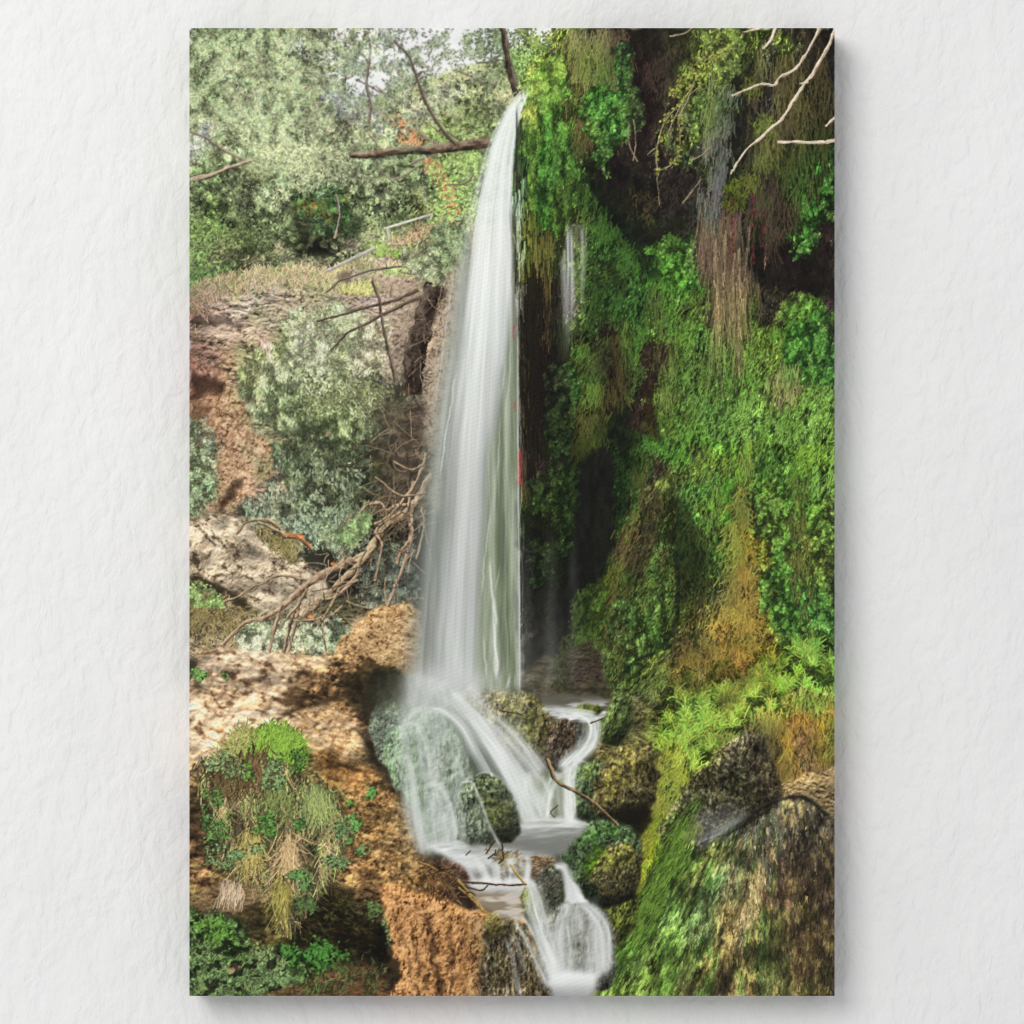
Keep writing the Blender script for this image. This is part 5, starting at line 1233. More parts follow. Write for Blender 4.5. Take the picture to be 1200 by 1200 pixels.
# ---- 15 left foreground tufa ledge
TF = ['6a4c34', 'ac8862', 'd6b892', 'ecd8ba', 'faeedc']
TO = ['2e1e0e', '5c4020', '8c6530', 'b48a4c', 'd6b27a']
mound([(388, 770), (395, 755), (415, 735), (432, 718), (445, 709), (462, 711), (480, 707), (492, 715), (495, 790), (460, 800), (400, 780)], ['4a3420', '86643e', 'ab8656', 'c4a478', 'dac29c'], 12, 430, .8, rnd=14, warp=3, gmix=.1, k=.4, label='printed_boulder')
led = [(222, 800), (230, 775), (242, 760), (262, 756), (285, 762), (310, 766), (345, 768), (372, 768), (395, 766), (412, 770), (430, 768), (445, 778), (470, 785), (480, 800), (462, 815), (440, 820), (435, 832), (432, 850), (428, 860), (440, 880), (450, 900), (462, 920), (480, 945), (492, 975), (500, 1000), (520, 1015), (530, 1040), (500, 1060), (455, 1060), (450, 1180), (215, 1180), (215, 800)]
sl, lm = pmask(led, warp=4, fr=.1, soft=1.2, seed=432)
ledm = np.zeros((H2, W2), F); ledm[sl] = lm
# warm stone, cream top to ochre flank; underside shade is put into the ink
t = rock(sl, lm, TO, 24, .5, 1.4, 3.6, .8, .45, 433, 'printed_tufa_ledge', gmix=.45)
top = region([(215, 790), (240, 752), (300, 760), (360, 768), (385, 775), (350, 800), (340, 822), (365, 850), (385, 838), (408, 845), (405, 870), (390, 885), (350, 870), (300, 855), (285, 885), (240, 900), (215, 880)], soft=10, warp=12) * ledm
rock(sl, top[sl], TF, 26, .45, 1.5, 3.2, .7, .42, 434, gmix=.10, amp=.85)
top2 = region([(345, 838), (375, 825), (400, 835), (425, 868), (432, 880), (420, 900), (400, 895), (370, 870), (352, 870)], soft=6, warp=7) * ledm
rock(sl, top2[sl] * .8, ['5a3c22', '9a7448', 'c09a6a', 'd9bd94', 'ecd8b8'], 12, .9, 1.6, 3.2, 1., .4, 435)
orb = region([(365, 880), (400, 890), (435, 900), (450, 920), (420, 930), (385, 920)], soft=7, warp=7) * ledm
rock(sl, orb[sl] * .8, ['4a2a10', '8c5a24', 'b57c3a', 'cc9a5c', 'e0b884'], 11, .9, 1.6, 3., 1., .3, 436)
for poly, k, col, sf in (([(398, 792), (440, 778), (480, 790), (475, 815), (440, 825), (432, 850), (420, 840), (405, 820)], .78, (.16, .14, .07), 7),  # dark patches, among them the overhang's shade, put into the ink
                    ([(425, 860), (440, 870), (470, 930), (455, 930), (440, 905), (428, 885)], .6, (.13, .11, .06), 5),
                    ([(330, 815), (350, 808), (365, 820), (350, 828), (335, 824)], .7, (.20, .14, .07), 4), ([(356, 780), (372, 785), (370, 796), (352, 792)], .6, (.25, .17, .09), 4),
                    ([(222, 795), (232, 770), (236, 780), (226, 808)], .7, (.22, .18, .13), 3), ([(398, 862), (402, 890), (390, 905), (384, 880)], .4, (.3, .2, .1), 4),
                    ([(222, 940), (262, 930), (275, 980), (262, 1010), (230, 1000), (222, 990)], .6, (.15, .11, .07), 10),
                    ([(365, 1050), (400, 1035), (430, 1055), (450, 1080), (452, 1130), (440, 1165), (410, 1130), (370, 1130), (335, 1095)], .85, (.075, .065, .03), 9),
                    ([(275, 1055), (300, 1048), (320, 1090), (300, 1100), (240, 1080), (222, 1065), (240, 1060)], .6, (.12, .10, .06), 7),
                    ([(440, 1090), (455, 1080), (460, 1150), (440, 1160)], .8, (.05, .045, .03), 5)):
    r = region(poly, soft=sf, warp=7, fr=.1, seed=440) * ledm
    over(sl_all, r * k, np.array(col, F) * (.5 + 1.0 * fbm(XX / 7, YY / 7, 4, 441))[..., None])
emboss(ledm, 26, .26, 442, 1.5, .5)
emboss(ledm, 55, .20, 443, 1.2, .4, o=2)
for q in (([(320, 845), (345, 832), (372, 824), (400, 818)], 4, 5, .55), ([(225, 852), (260, 838), (300, 832), (322, 842)], 2, 3, .4), ([(404, 846), (424, 862), (438, 886), (450, 912)], 3, 3, .5), ([(232, 792), (262, 800), (300, 798), (335, 806)], 2, 3, .35), ([(345, 775), (365, 800), (350, 822)], 3, 4, .35), ([(365, 885), (395, 895), (425, 905), (440, 925)], 2.5, 3, .4)):
    silk(q[0], q[1], q[2], q[3], q[3], .19, .6, 96 + int(q[0][0][0]) % 7, None, (1.0, .72, .46), (.2, .2))
for q in (([(350, 838), (375, 830), (400, 838), (420, 862), (432, 880)], 3, 3, .25), ([(240, 760), (285, 763), (330, 768), (380, 770)], 4, 4, .3), ([(250, 840), (290, 838), (325, 848)], 4, 4, .25)):
    silk(q[0], q[1], q[2], q[3], q[3], .92, .6, 105 + int(q[0][0][0]) % 7, None, (1.0, .93, .80), (.2, .2))  # pale highlights painted along the ledge's edges
# ochre growth on the dark wall of the ledge
rk = region([(370, 1040), (430, 1045), (445, 1120), (400, 1130), (360, 1110)], soft=7, warp=7)
strands(rk, 420, (3, 8), .4, .5, (.5, 1.4), .3, (.7, 1.2), col=(.22, .19, .07), label='printed_tufa_ledge')
fl_ = region([(395, 930), (455, 915), (485, 955), (500, 1005), (525, 1030), (500, 1050), (455, 1050), (420, 1020), (400, 980)], soft=8, warp=8) * ledm
rock(sl_all, fl_ * .85, ['2e1c0e', '5e4224', '8a6636', 'aa8850', 'c4a678'], 14, 1.0, 1.6, 3.4, .8, .4, 438)
emboss(fl_, 16, .28, 439, 1.5, 1.0)
dkc = region([(436, 786), (470, 786), (486, 800), (480, 830), (462, 822), (440, 838), (430, 826)], soft=7, warp=6)
over(sl_all, dkc * .8, np.array([.12, .12, .07], F) * (.5 + fbm(XX / 6, YY / 9, 4, 444))[..., None])
edge = np.clip(sst(XX - np.interp(YY[:, 0], [820, 860, 900, 945, 1000, 1030], [432, 430, 448, 478, 498, 520])[:, None], -16, 4), 0, 1) * ledm * sst(YY, 815, 850) * sst(1045 - YY, 0, 20)
INK *= (1 - .5 * edge)[..., None]  # flank shading: ink darkens toward the ledge's right edge
calm = blur(top, 2 * S) * .25 + ledm * .3
INK += (blur(INK, .9 * S) - INK) * calm[..., None]
emboss(ledm, 9, .16, 446, 1.8, .4, o=3)
# green tuft, hanging dry grass, small plants
tf = region([(278, 888), (290, 868), (312, 852), (330, 850), (348, 862), (356, 882), (352, 905), (330, 895), (300, 893)], soft=4, warp=4)
over(sl_all, tf * .8, np.array([.26, .36, .10], F)[None, None] * (.5 + tex)[..., None], 'printed_grass_tuft')
n = 1900; x, y = scatter(n, tf)
hairs(x, y, rng.uniform(4, 11, n), -1.5 + (x - 320) / 50 + rng.normal(0, .5, n), np.array([.38, .50, .16]) * rng.normal(1, .05, (n, 1)), rng.uniform(.5, 1.4, n), rng.normal(0, .5, n), .9, label='printed_grass_tuft')
n = 500; x, y = scatter(n, region([(250, 880), (290, 850), (300, 860), (280, 900), (250, 900)], soft=6, warp=6))
hairs(x, y, rng.uniform(4, 9, n), -1.4 + rng.normal(0, .6, n), np.array([.56, .56, .32]) * rng.normal(1, .05, (n, 1)), rng.uniform(.6, 1.2, n), rng.normal(0, .5, n), .8, label='printed_grass_tuft')
hg = region([(228, 895), (280, 890), (350, 900), (372, 930), (398, 935), (402, 990), (380, 1030), (345, 1075), (335, 1085), (318, 1050), (290, 1040), (262, 1000), (248, 950)], soft=5, warp=7)
over(sl_all, hg * .6, G * (.35 + .6 * tex)[..., None], 'printed_dry_grass')
n = 4200; x, y = scatter(n, hg, .15 + sst(fbm(XX / 12, YY / 40, 4, 451), .3, .7))
sel = rng.random((n, 1))
cc = np.where(sel < .30, [[.40, .46, .25]], np.where(sel < .68, [[.58, .52, .38]], [[.42, .34, .24]]))
hairs(x, y, rng.uniform(6, 28, n), 1.6 + rng.normal(0, .34, n), cc * rng.normal(1, .04, (n, 1)), rng.uniform(.35, 1.25, n) * (.6 + .7 * at(sst(fbm(XX / 8, YY / 30, 4, 452), .2, .8), x, y)), rng.normal(0, .9, n), rng.uniform(.5, .9, n), droop=.5, label='printed_dry_grass')
for cx, cy, rx, n, col, dn in ((372, 935, 16, 380, (.52, .56, .34), 34), (295, 985, 10, 260, (.62, .56, .32), 44), (338, 990, 8, 260, (.68, .58, .42), 50), (330, 1045, 7, 200, (.56, .52, .26), 40), (320, 930, 20, 260, (.46, .50, .28), 28), (300, 895, 18, 300, (.46, .36, .24), 26), (265, 910, 20, 260, (.42, .35, .22), 24)):
    hairs(rng.normal(cx, rx * .6, n), rng.normal(cy, 10, n), rng.uniform(dn * .25, dn, n), 1.57 + rng.normal(0, .3, n), np.array(col) * .93 * rng.normal(1, .04, (n, 1)), rng.uniform(.35, 1.25, n), rng.normal(0, .8, n), rng.uniform(.5, .9, n), droop=.4, label='printed_dry_grass')
for cx, cy, rx, ry, n, col in ((266, 790, 0, 0, 0, 0), (234, 790, 8, 7, 190, (.40, .60, .24)), (265, 792, 5, 4, 40, (.36, .44, .2)), (320, 905, 12, 18, 260, (.42, .55, .30)), (350, 893, 7, 10, 150, (.30, .48, .14)), (275, 895, 12, 12, 140, (.44, .54, .30)), (250, 895, 8, 8, 70, (.52, .62, .36)), (290, 905, 6, 8, 80, (.38, .58, .16)), (315, 965, 6, 14, 160, (.32, .52, .18)), (308, 970, 8, 8, 120, (.30, .52, .14)), (250, 935, 10, 9, 120, (.34, .50, .18)), (352, 965, 7, 8, 90, (.30, .50, .18)), (415, 965, 8, 9, 140, (.36, .60, .22)), (412, 985, 4, 4, 30, (.34, .6, .2)), (437, 928, 5, 7, 60, (.34, .62, .2)), (412, 940, 3, 3, 20, (.3, .6, .15)), (424, 998, 5, 5, 40, (.36, .58, .28)), (400, 975, 9, 20, 200, (.38, .50, .26)), (395, 1010, 14, 8, 200, (.40, .51, .28)), (352, 1028, 12, 10, 260, (.34, .52, .22)), (270, 1005, 22, 12, 300, (.42, .54, .30)), (262, 970, 5, 12, 90, (.34, .52, .18)), (240, 960, 4, 8, 60, (.3, .5, .2)), (250, 975, 6, 9, 80, (.34, .54, .2)), (362, 1060, 12, 8, 240, (.30, .41, .18)), (440, 1065, 8, 9, 130, (.32, .44, .18)), (452, 1085, 4, 12, 60, (.42, .54, .28))):
    if n:
        q = rng.normal(0, .55, (7, 2)) * (rx, ry); k = rng.integers(0, 7, n)
        col = np.array(col); col = col * .72 + col @ DN * .22
        leaves(cx + q[k, 0] + rng.normal(0, rx * .26 + .6, n), cy + q[k, 1] + rng.normal(0, ry * .26 + .6, n), rng.uniform(2, 4.6, n), rng.uniform(.9, 2.0, n), rng.normal(.8, 1.2, n), np.array(col) * .92 * rng.normal(1, .04, (n, 1)), rng.uniform(.45, 1.4, n), label='printed_plant')
# pale overhang edge over the shade, lower left
lip = region([(222, 1045), (262, 1030), (285, 1040), (320, 1050), (300, 1060), (262, 1075), (222, 1060)], soft=5, warp=6)
rock(sl_all, lip * .7, ['4a3826', '7a6142', 'a28660', 'bfa680'], 9, .2, 1.8, 3, .9, .4, 460)
hairs(*scatter(160, region([(255, 1028), (285, 1030), (282, 1055), (258, 1052)], soft=3)), rng.uniform(6, 18, 160), 1.6 + rng.normal(0, .2, 160), np.array([.66, .58, .48]), rng.uniform(.6, 1.2, 160), .2, .8)
# herbs at the bottom left
hb = region([(215, 1075), (255, 1072), (285, 1085), (300, 1110), (330, 1110), (372, 1118), (400, 1140), (405, 1180), (215, 1180)], soft=6, warp=7)
over(sl_all, hb * .8, np.array([.15, .20, .09], F) * (.5 + tex)[..., None], 'printed_herbs')
veg(hb, 3400, (3, 6), (1.3, 2.6), .6, 1.4, 7, .3, 1.5, 0, 470, 'printed_herbs', col=(.26, .36, .18), tint=(.60, .68, .46))
for cx, cy, r, n, col in ((248, 1095, 26, 520, (.38, .56, .22)), (318, 1125, 24, 500, (.50, .58, .36)), (365, 1120, 26, 520, (.30, .54, .20)), (245, 1150, 30, 600, (.48, .62, .38)), (320, 1150, 22, 360, (.44, .54, .34)), (395, 1150, 14, 160, (.36, .52, .26)), (430, 1140, 8, 90, (.34, .48, .26))):
    q = rng.normal(0, .5, (12, 2)) * (r, r * .6); k = rng.integers(0, 12, n)
    leaves(cx + q[k, 0] + rng.normal(0, r * .2, n), cy + q[k, 1] + rng.normal(0, r * .16, n), rng.uniform(3, 6.5, n), rng.uniform(1.3, 2.8, n), rng.random(n) * 6.3, np.array(col) * .78 * rng.normal(1, .05, (n, 1)), rng.uniform(.35, 1.4, n), label='printed_herbs')
strands(region([(222, 1110), (290, 1125), (300, 1166), (222, 1166)], soft=10), 450, (6, 14), -1.3, .7, (.4, 1.2), .6, (.6, 1.0), col=(.46, .54, .32), label='printed_herbs')
leaves(np.array([275., 271]), np.array([1133., 1136]), 13, 9, .3, np.array([.68, .62, .45]), np.array([1., .8]))
gp_ = sst(fbm(XX / 9, YY / 9, 4, 475), .56, .72) * blur(hb, 3 * S)
INK[:] = INK * (1 - .6 * gp_)[..., None]
er = region([(385, 1135), (430, 1125), (455, 1150), (450, 1180), (390, 1180), (300, 1166), (330, 1155)], soft=5, warp=5)
rock(sl_all, er * .75, ['2e1e12', '5c3c22', '84583a', 'a0744e'], 10, .1, 2, 2.6, .9, .3, 471)
strands(er, 260, (4, 9), -1.4, .6, (.5, 1.2), .5, (.8, 1.2), col=(.34, .44, .22), label='printed_herbs')

# ---- 16 orange rock, bottom centre, with the dark wet flank
mound([(446, 1042), (455, 1030), (470, 1038), (490, 1048), (520, 1055), (545, 1062), (570, 1068), (590, 1075), (605, 1072), (620, 1080), (632, 1120), (645, 1180), (450, 1180), (470, 1140), (455, 1090)], ['3a200c', '80522a', 'b58048', 'cd9c64', 'e0ba8a'], 15, 480, 1.35, rnd=12, warp=4, gmix=.1, asp=1.6, con=3.0, k=.4, amp=.85, label='printed_orange_rock')
for pts, w, a in (([(500, 1070), (508, 1110), (512, 1140), (516, 1180)], 9, .6), ([(480, 1080), (492, 1120), (500, 1160)], 5, .45), ([(545, 1070), (548, 1110), (544, 1180)], 9, .55), ([(527, 1085), (532, 1130), (530, 1170)], 5, .4), ([(462, 1070), (478, 1120), (485, 1160)], 4, .35)):
    c = spline(pts, 80); d = np.zeros((H2, W2), F)
    for q in c: d = np.maximum(d, 0) if False else d
    xc = np.interp(YY[:, 0], c[:, 1], c[:, 0], left=-999, right=-999)[:, None] + (fbm(XX / 9, YY / 9, 3, 481) - .5) * 12
    d = np.exp(-((XX - xc) / (w * .5)) ** 2)
    over(sl_all, d * a, np.array([.20, .11, .05], F)[None, None])
wf = region([(548, 1075), (575, 1072), (600, 1075), (618, 1082), (632, 1120), (648, 1180), (548, 1180), (552, 1120)], soft=4, warp=5)
rock(sl_all, wf * .95, ['0e0c08', '2a2418', '4a402c', '6c6248', 'a39a80'], 8, 1.35, 3, 3.2, .9, .3, 482, 'printed_wet_rock')
emboss(wf, 12, .42, 487, 2.6, 1.4, o=4)
emboss(wf, 5, .22, 488, 2.0, 1.4, o=3)
wg = wf * sst(fbm(XX / 5, YY / 12, 4, 489), .52, .68) * sst(600 - XX, -10, 40)
over(sl_all, wg * .55, np.array([.36, .36, .20], F) * (.5 + .9 * fbm(XX / 3, YY / 5, 3, 490))[..., None])
og = region([(540, 1068), (562, 1066), (575, 1075), (566, 1110), (560, 1166), (540, 1166)], soft=5, warp=8)
rock(sl_all, og * .8, ['3a200c', '80522a', 'b58048', 'cd9c64', 'e0ba8a'], 13, 1.35, 1.6, 3.2, 1., .4, 491)
gl = sst(fbm(XX / 2.2, YY / 3, 3, 492, .6), .66, .82) * wf
over(sl_all, gl * .4, np.array([.66, .66, .60], F)[None, None])
mound([(566, 1080), (572, 1070), (584, 1068), (592, 1078), (590, 1092), (575, 1096)], ['3a3418', '6c6230', '938646', 'b0a468'], 6, 483, rnd=6, warp=2)
mound([(584, 1085), (590, 1072), (600, 1072), (604, 1085), (596, 1095)], ['2a2818', '5a5434', '88805a', 'aaa27c'], 6, 484, rnd=5, warp=2)
# ledge of the lower pool: sticks, moss knob, brown shallows
shal = region([(548, 1040), (580, 1042), (612, 1045), (622, 1060), (610, 1078), (585, 1072), (560, 1064)], soft=4, warp=3)
over(sl_all, shal, pal(sst(fbm(XX / 30, YY / 6, 3, 485), .3, .7), ['8a7c6a', 'a39684', 'c0b8ac']), 'printed_pool')
mound([(515, 1010), (522, 1005), (535, 1008), (548, 1018), (556, 1035), (545, 1040), (525, 1030)], ['1a120c', '3a2a1e', '5c4836', '84705c'], 6, 486, rnd=6, warp=3)
# ---- 17 white water
WHITE = np.array([.90, .905, .90], F)
fs = crop(460, 95, 645, 822)
Xf, Yf = XX[fs], YY[fs]
fl = [(614, 101), (600, 116), (589, 133), (578, 155), (570, 175), (562, 205), (553, 240), (546, 275), (541, 310), (534, 355), (528, 400), (519, 455), (511, 510), (504, 570), (499, 630), (494, 690), (489, 750), (485, 815)]
fr_ = [(623, 98), (619, 112), (612, 130), (607, 150), (604, 175), (602, 205), (601, 240), (602, 280), (603, 310), (604, 355), (606, 400), (607, 455), (608, 510), (609, 570), (609, 630), (610, 690), (610, 750), (610, 815)]
yl = np.array(fl)[:, 1]; xl = np.interp(Yf[:, 0], yl, np.array(fl)[:, 0])[:, None]
xr = np.interp(Yf[:, 0], np.array(fr_)[:, 1], np.array(fr_)[:, 0])[:, None]
U = (Xf - xl) / np.maximum(xr - xl, 2)
infall = sst(Yf, 99, 112) * sst(818 - Yf, 0, 22)
core = np.interp(Yf[:, 0], [100, 250, 330, 400, 450, 500, 540, 600, 660, 700, 740, 800], [1.0, .99, .96, .86, .80, .72, .66, .66, .62, .60, .60, .60])[:, None]
n1 = .35 * sfbm(U * 16 + 3, Yf / 190 + U * 2, 4, 501, .6) + .65 * fbm(U * 7 + 9, Yf / 260, 3, 503)
n2 = fbm(U * 9, Yf / 400, 3, 505)
n3 = sfbm(U * 40, Yf / 70 + U * 6, 3, 509, .6)
e0 = np.interp(Yf[:, 0], [100, 200, 400, 600, 800], [.16, .20, .30, .30, .26])[:, None]
left = sst(U + (n1 - .5) * .22 + (n3 - .5) * .05, -.12, e0 * 1.25)
a = left * (1 - sst(U + (n2 - .5) * .10, core - .10, core + .05))
a = a * np.interp(Yf[:, 0], [100, 350, 500, 650, 790, 812], [1, 1, .97, .93, .90, .8])[:, None]
a = a * (1 - sst(130 - Yf, 0, 30) * sst(fbm(U * 5, Yf / 7, 3, 513), .42, .7) * .75)
a = a * (.90 + .20 * (n1 - .5) + .12 * (n3 - .5))
# grey wet rock and spray behind the sheet
bh = sst(U, -.25, .16) * (U < 1) * infall * sst(Yf, 240, 340) * .93
over(fs, bh, (np.array([.52, .545, .51], F) * (.9 + .2 * fbm(Xf / 7, Yf / 60, 3, 498))[..., None]), 'printed_waterfall', .25)
# dim veil right of the white core: algae-stained sheet
veil = sst(U, core - .12, core + .03) * sst(1.0 - U + (sfbm(U * 3, Yf / 26, 3, 512) - .5) * .10, -.01, .06) * infall * sst(Yf, 200, 380)
vcol = pal(np.clip(fbm(U * 14, Yf / 140, 4, 511, .6) + (Yf - 560) / 2600, 0, 1), ['5b6650', '788368', '97a08a', 'b4baaa'])
vg = np.interp(Yf[:, 0], [300, 420, 560, 800], [0.45, .75, .95, .98])[:, None]
over(fs, veil * vg, vcol * F(.98), 'printed_waterfall')
lum = np.interp(Yf[:, 0], [100, 250, 400, 500, 600, 700, 780, 812], [.93, .92, .88, .83, .77, .74, .76, .86])[:, None]
br_ = (n1 - .5) * .14 + (n3 - .5) * .035 + .07 * np.exp(-((U - .42) / .14) ** 2) - .05 * np.exp(-((U - .22) / .10) ** 2) * sst(Yf, 450, 600) - .06 * np.exp(-((U - core + .05) / .10) ** 2)
fc = np.clip(lum + br_ * np.interp(Yf[:, 0], [100, 300, 800], [.6, .8, 1.25])[:, None], 0, 1)[..., None] * np.array([.985, 1.0, .985], F)
over(fs, np.clip(a, 0, 1) * infall, fc, 'printed_waterfall', .45)
# soft mist left of the fall
mist = np.exp(-np.clip(xl + 6 - Xf, 0, 200) / 9.) * (Xf < xl + 8) * infall * .30 * sst(Yf, 250, 500)
over(fs, mist, np.array([.74, .76, .73], F)[None, None])
# dark wet edge under the lip and hanging threads on the right of the fall
LFT = []
for y0, y1, x0, dx, w, al, c in ((120, 320, 606, -3, 2.2, .75, .18), (240, 340, 598, 2, 1.6, .55, .45), (330, 815, 606, 3.5, 1.5, .75, .86), (400, 500, 600, -8, 1.4, .4, .9), (280, 330, 602, 3, 1.8, .6, .3), (420, 470, 592, -6, 1.2, .4, .92), (600, 700, 575, -12, 1.8, .55, .86), (520, 620, 573, 2, 1.4, .3, .85), (650, 800, 574, 7, 2.4, .75, .88), (660, 700, 586, -7, 1.5, .5, .84), (695, 800, 579, 3, 3.2, .85, .90), (740, 800, 566, 5, 2.2, .6, .85), (520, 800, 591, 2, 1.6, .35, .72), (560, 760, 598, 2, 1.2, .3, .74), (700, 800, 584, 2, 4, .35, .35), (560, 690, 588, 0, 5, .3, .42), (420, 560, 588, -8, 6, .3, .5), (786, 812, 598, -4, 3, .7, .86), (786, 806, 603, 1, 2, .6, .86), (360, 520, 608, 1, 1.2, .3, .8), (480, 700, 611, 1, 1.2, .28, .75), (600, 810, 612.5, 0, 1.5, .3, .7), (440, 640, 609.5, 1.5, 1., .35, .85), (660, 812, 607, 3, 2.5, .3, .8), (310, 480, 534, -26, 1.2, .35, .94), (435, 560, 535, -22, 1.6, .55, .95), (480, 560, 586, -3, 1.2, .45, .92)):
    tt = np.clip((Yf - y0) / (y1 - y0), 0, 1)
    xc = x0 + dx * tt + (fbm(Yf / 30, Yf * 0 + x0, 3, int(x0)) - .5) * (1.2 if y0 == 330 else 4)
    d = np.exp(-((Xf - xc) / (w * .5)) ** 2) * sst(Yf, y0 - 1, y0 + 18) * sst(y1 + 3 - Yf, 0, 20) * al * (.7 + .6 * fbm(Xf / 3, Yf / 26, 3, 520))
    over(fs, np.clip(d, 0, 1), np.array([c, c * 1.01, c * .985], F)[None, None])
for y0, y1, al in ((378, 402, .65), (468, 485, .6), (525, 572, .8)):  # red weed beside the fall
    d = np.exp(-((Xf - (602 if y0 < 400 else 603 if y0 < 480 else 609.5)) / (1.3 if y0 < 500 else 2.6)) ** 2) * sst(Yf, y0, y0 + 5) * sst(y1 - Yf, 0, 6) * al * .8 * (.4 + fbm(Xf / 2, Yf / 5, 3, 530))
    over(fs, np.clip(d, 0, 1), np.array([.72, .22, .22], F)[None, None])

# splash at the foot
sp = region([(478, 800), (490, 785), (520, 778), (555, 786), (575, 795), (560, 810), (545, 830), (500, 835), (470, 830)], soft=14, warp=6)
over(sl_all, sp * (.55 + .4 * fbm(XX / 8, YY / 18, 4, 531)), WHITE[None, None] * F(.86), 'printed_cascade', .5)
# cascades: silky ribbons between guide lines
def ribbon(gA, gB, n=420, seed=0, sig=.7, lo=.0, k=1.0, thr=(.25, .75), col=.88, base=.15, fade=None, label='printed_cascade', rag=.02, wander=.03, tintc=(.985, 1., .99), soft=1.0):
    c, b = streaks(gA, gB, n, 420, seed, sig, lo=lo, rag=rag, wander=wander)
    sl = bbox(c, int(8 * soft * S))
    c = blur(c[sl], soft * S); b = b[sl]
    al = c * (base + (1 - base) * sst(b, *thr)) * k
    if fade is not None:
        al = al * fade
    cc = np.clip(col - .16 + .26 * b, 0, .97)[..., None] * np.array(tintc, F)
    over(sl, np.clip(al, 0, 1), cc, label, .4)


# grey-green veil over the left rock
vl = region([(484, 815), (520, 808), (540, 835), (556, 870), (560, 905), (545, 930), (552, 1000), (490, 1002), (470, 940), (462, 880), (470, 840)], soft=11, warp=5)
vf = sfbm((XX - .15 * YY) / 8, (YY + .15 * XX) / 70, 4, 541, .6)
over(sl_all, vl * (.32 + .42 * vf), np.array([.74, .78, .74], F)[None, None], 'printed_cascade', .3)
for i, q in enumerate((
        ([(488, 785), (484, 830), (476, 868)], 13, 11, .42, .1, .80), ([(505, 790), (500, 820), (492, 840)], 13, 10, .5, .2, .84),
        ([(512, 800), (520, 812), (530, 826)], 14, 10, .7, .4, .88), ([(548, 802), (556, 812), (566, 826)], 9, 9, .6, .5, .88),
        ([(505, 836), (511, 870), (513, 910), (520, 960), (526, 998)], 8, 9, .40, .45, .86), ([(474, 850), (488, 850), (499, 872), (505, 910), (514, 960)], 3, 6, .6, .3, .90),
        ([(496, 830), (484, 834), (474, 846), (468, 870)], 3, 4, .55, .25, .90), ([(468, 886), (478, 890), (484, 918), (488, 955), (498, 1000)], 4, 8, .65, .5, .88),
        ([(498, 922), (514, 920), (526, 940), (533, 970), (538, 998)], 3, 6, .75, .5, .90), ([(522, 884), (531, 884), (540, 902), (548, 926)], 2, 4, .5, .3, .84),
        ([(486, 935), (490, 965), (497, 1002)], 8, 9, .5, .6, .88), ([(520, 950), (523, 975), (526, 1002)], 6, 8, .4, .6, .88), ([(506, 925), (507, 960), (511, 1002)], 6, 7, .35, .5, .88), ([(474, 905), (476, 940), (486, 990)], 6, 7, .35, .45, .84),
        ([(536, 930), (540, 965), (548, 996)], 5, 6, .3, .4, .80),
        # main chute
        ([(524, 806), (545, 832), (574, 868), (604, 912), (634, 962)], 13, 24, .9, .98, .88), ([(540, 820), (566, 850), (592, 884), (622, 930)], 9, 18, .7, .9, .88), ([(556, 818), (584, 842), (612, 872), (642, 912)], 7, 13, .45, .75, .86),
        ([(500, 830), (520, 834), (540, 850), (556, 878), (574, 912), (598, 958)], 4, 8, .9, .9, .92), ([(545, 835), (575, 868), (600, 905), (618, 945)], 4, 8, .5, .6, .94), ([(565, 838), (590, 862), (615, 890), (640, 925)], 3, 6, .5, .5, .93), ([(575, 845), (600, 872), (625, 905)], 2, 3, .4, .4, .74),
        ([(612, 905), (622, 930), (634, 965)], 12, 18, .8, .9, .90), ([(604, 920), (612, 950), (622, 978)], 7, 9, .7, .8, .88),
        # right feeder
        ([(632, 830), (655, 832), (680, 835), (700, 838)], 5, 6, .75, .85, .86), ([(662, 836), (682, 838), (693, 848), (692, 864), (682, 878), (668, 890), (654, 906)], 6, 10, .95, .97, .90), ([(696, 838), (699, 850), (698, 866), (690, 880), (672, 896)], 6, 7, .9, .8, .88), ([(700, 872), (690, 878), (675, 890)], 4, 4, .6, .6, .92), ([(684, 842), (683, 858), (676, 876)], 2, 2.5, .5, .4, .72),
        ([(655, 902), (644, 928), (638, 962)], 9, 11, .85, .8, .90), ([(668, 896), (665, 928), (666, 964)], 7, 6, .85, .9, .92), ([(676, 893), (672, 915), (674, 962)], 4, 3, .6, .8, .92), ([(652, 905), (654, 932), (656, 962)], 4, 4, .5, .6, .72), ([(636, 908), (640, 922), (650, 936)], 3, 3, .5, .4, .94))):
    silk(*q, seed=20 + i)

# white rim of the middle pool and its dim water
pm = region([(560, 992), (590, 980), (612, 962), (640, 958), (675, 958), (692, 965), (676, 985), (660, 1000), (640, 1008), (600, 1006), (570, 1005)], soft=4, warp=3)
pc = pal(np.clip(.95 - (YY - 960) / 26 + (fbm(XX / 30, YY / 4, 3, 571) - .5) * .5, 0, 1), ['7d7e7a', '969894', 'c6c9c5', 'eef0ee'])
over(sl_all, pm * .96, pc, 'printed_pool')
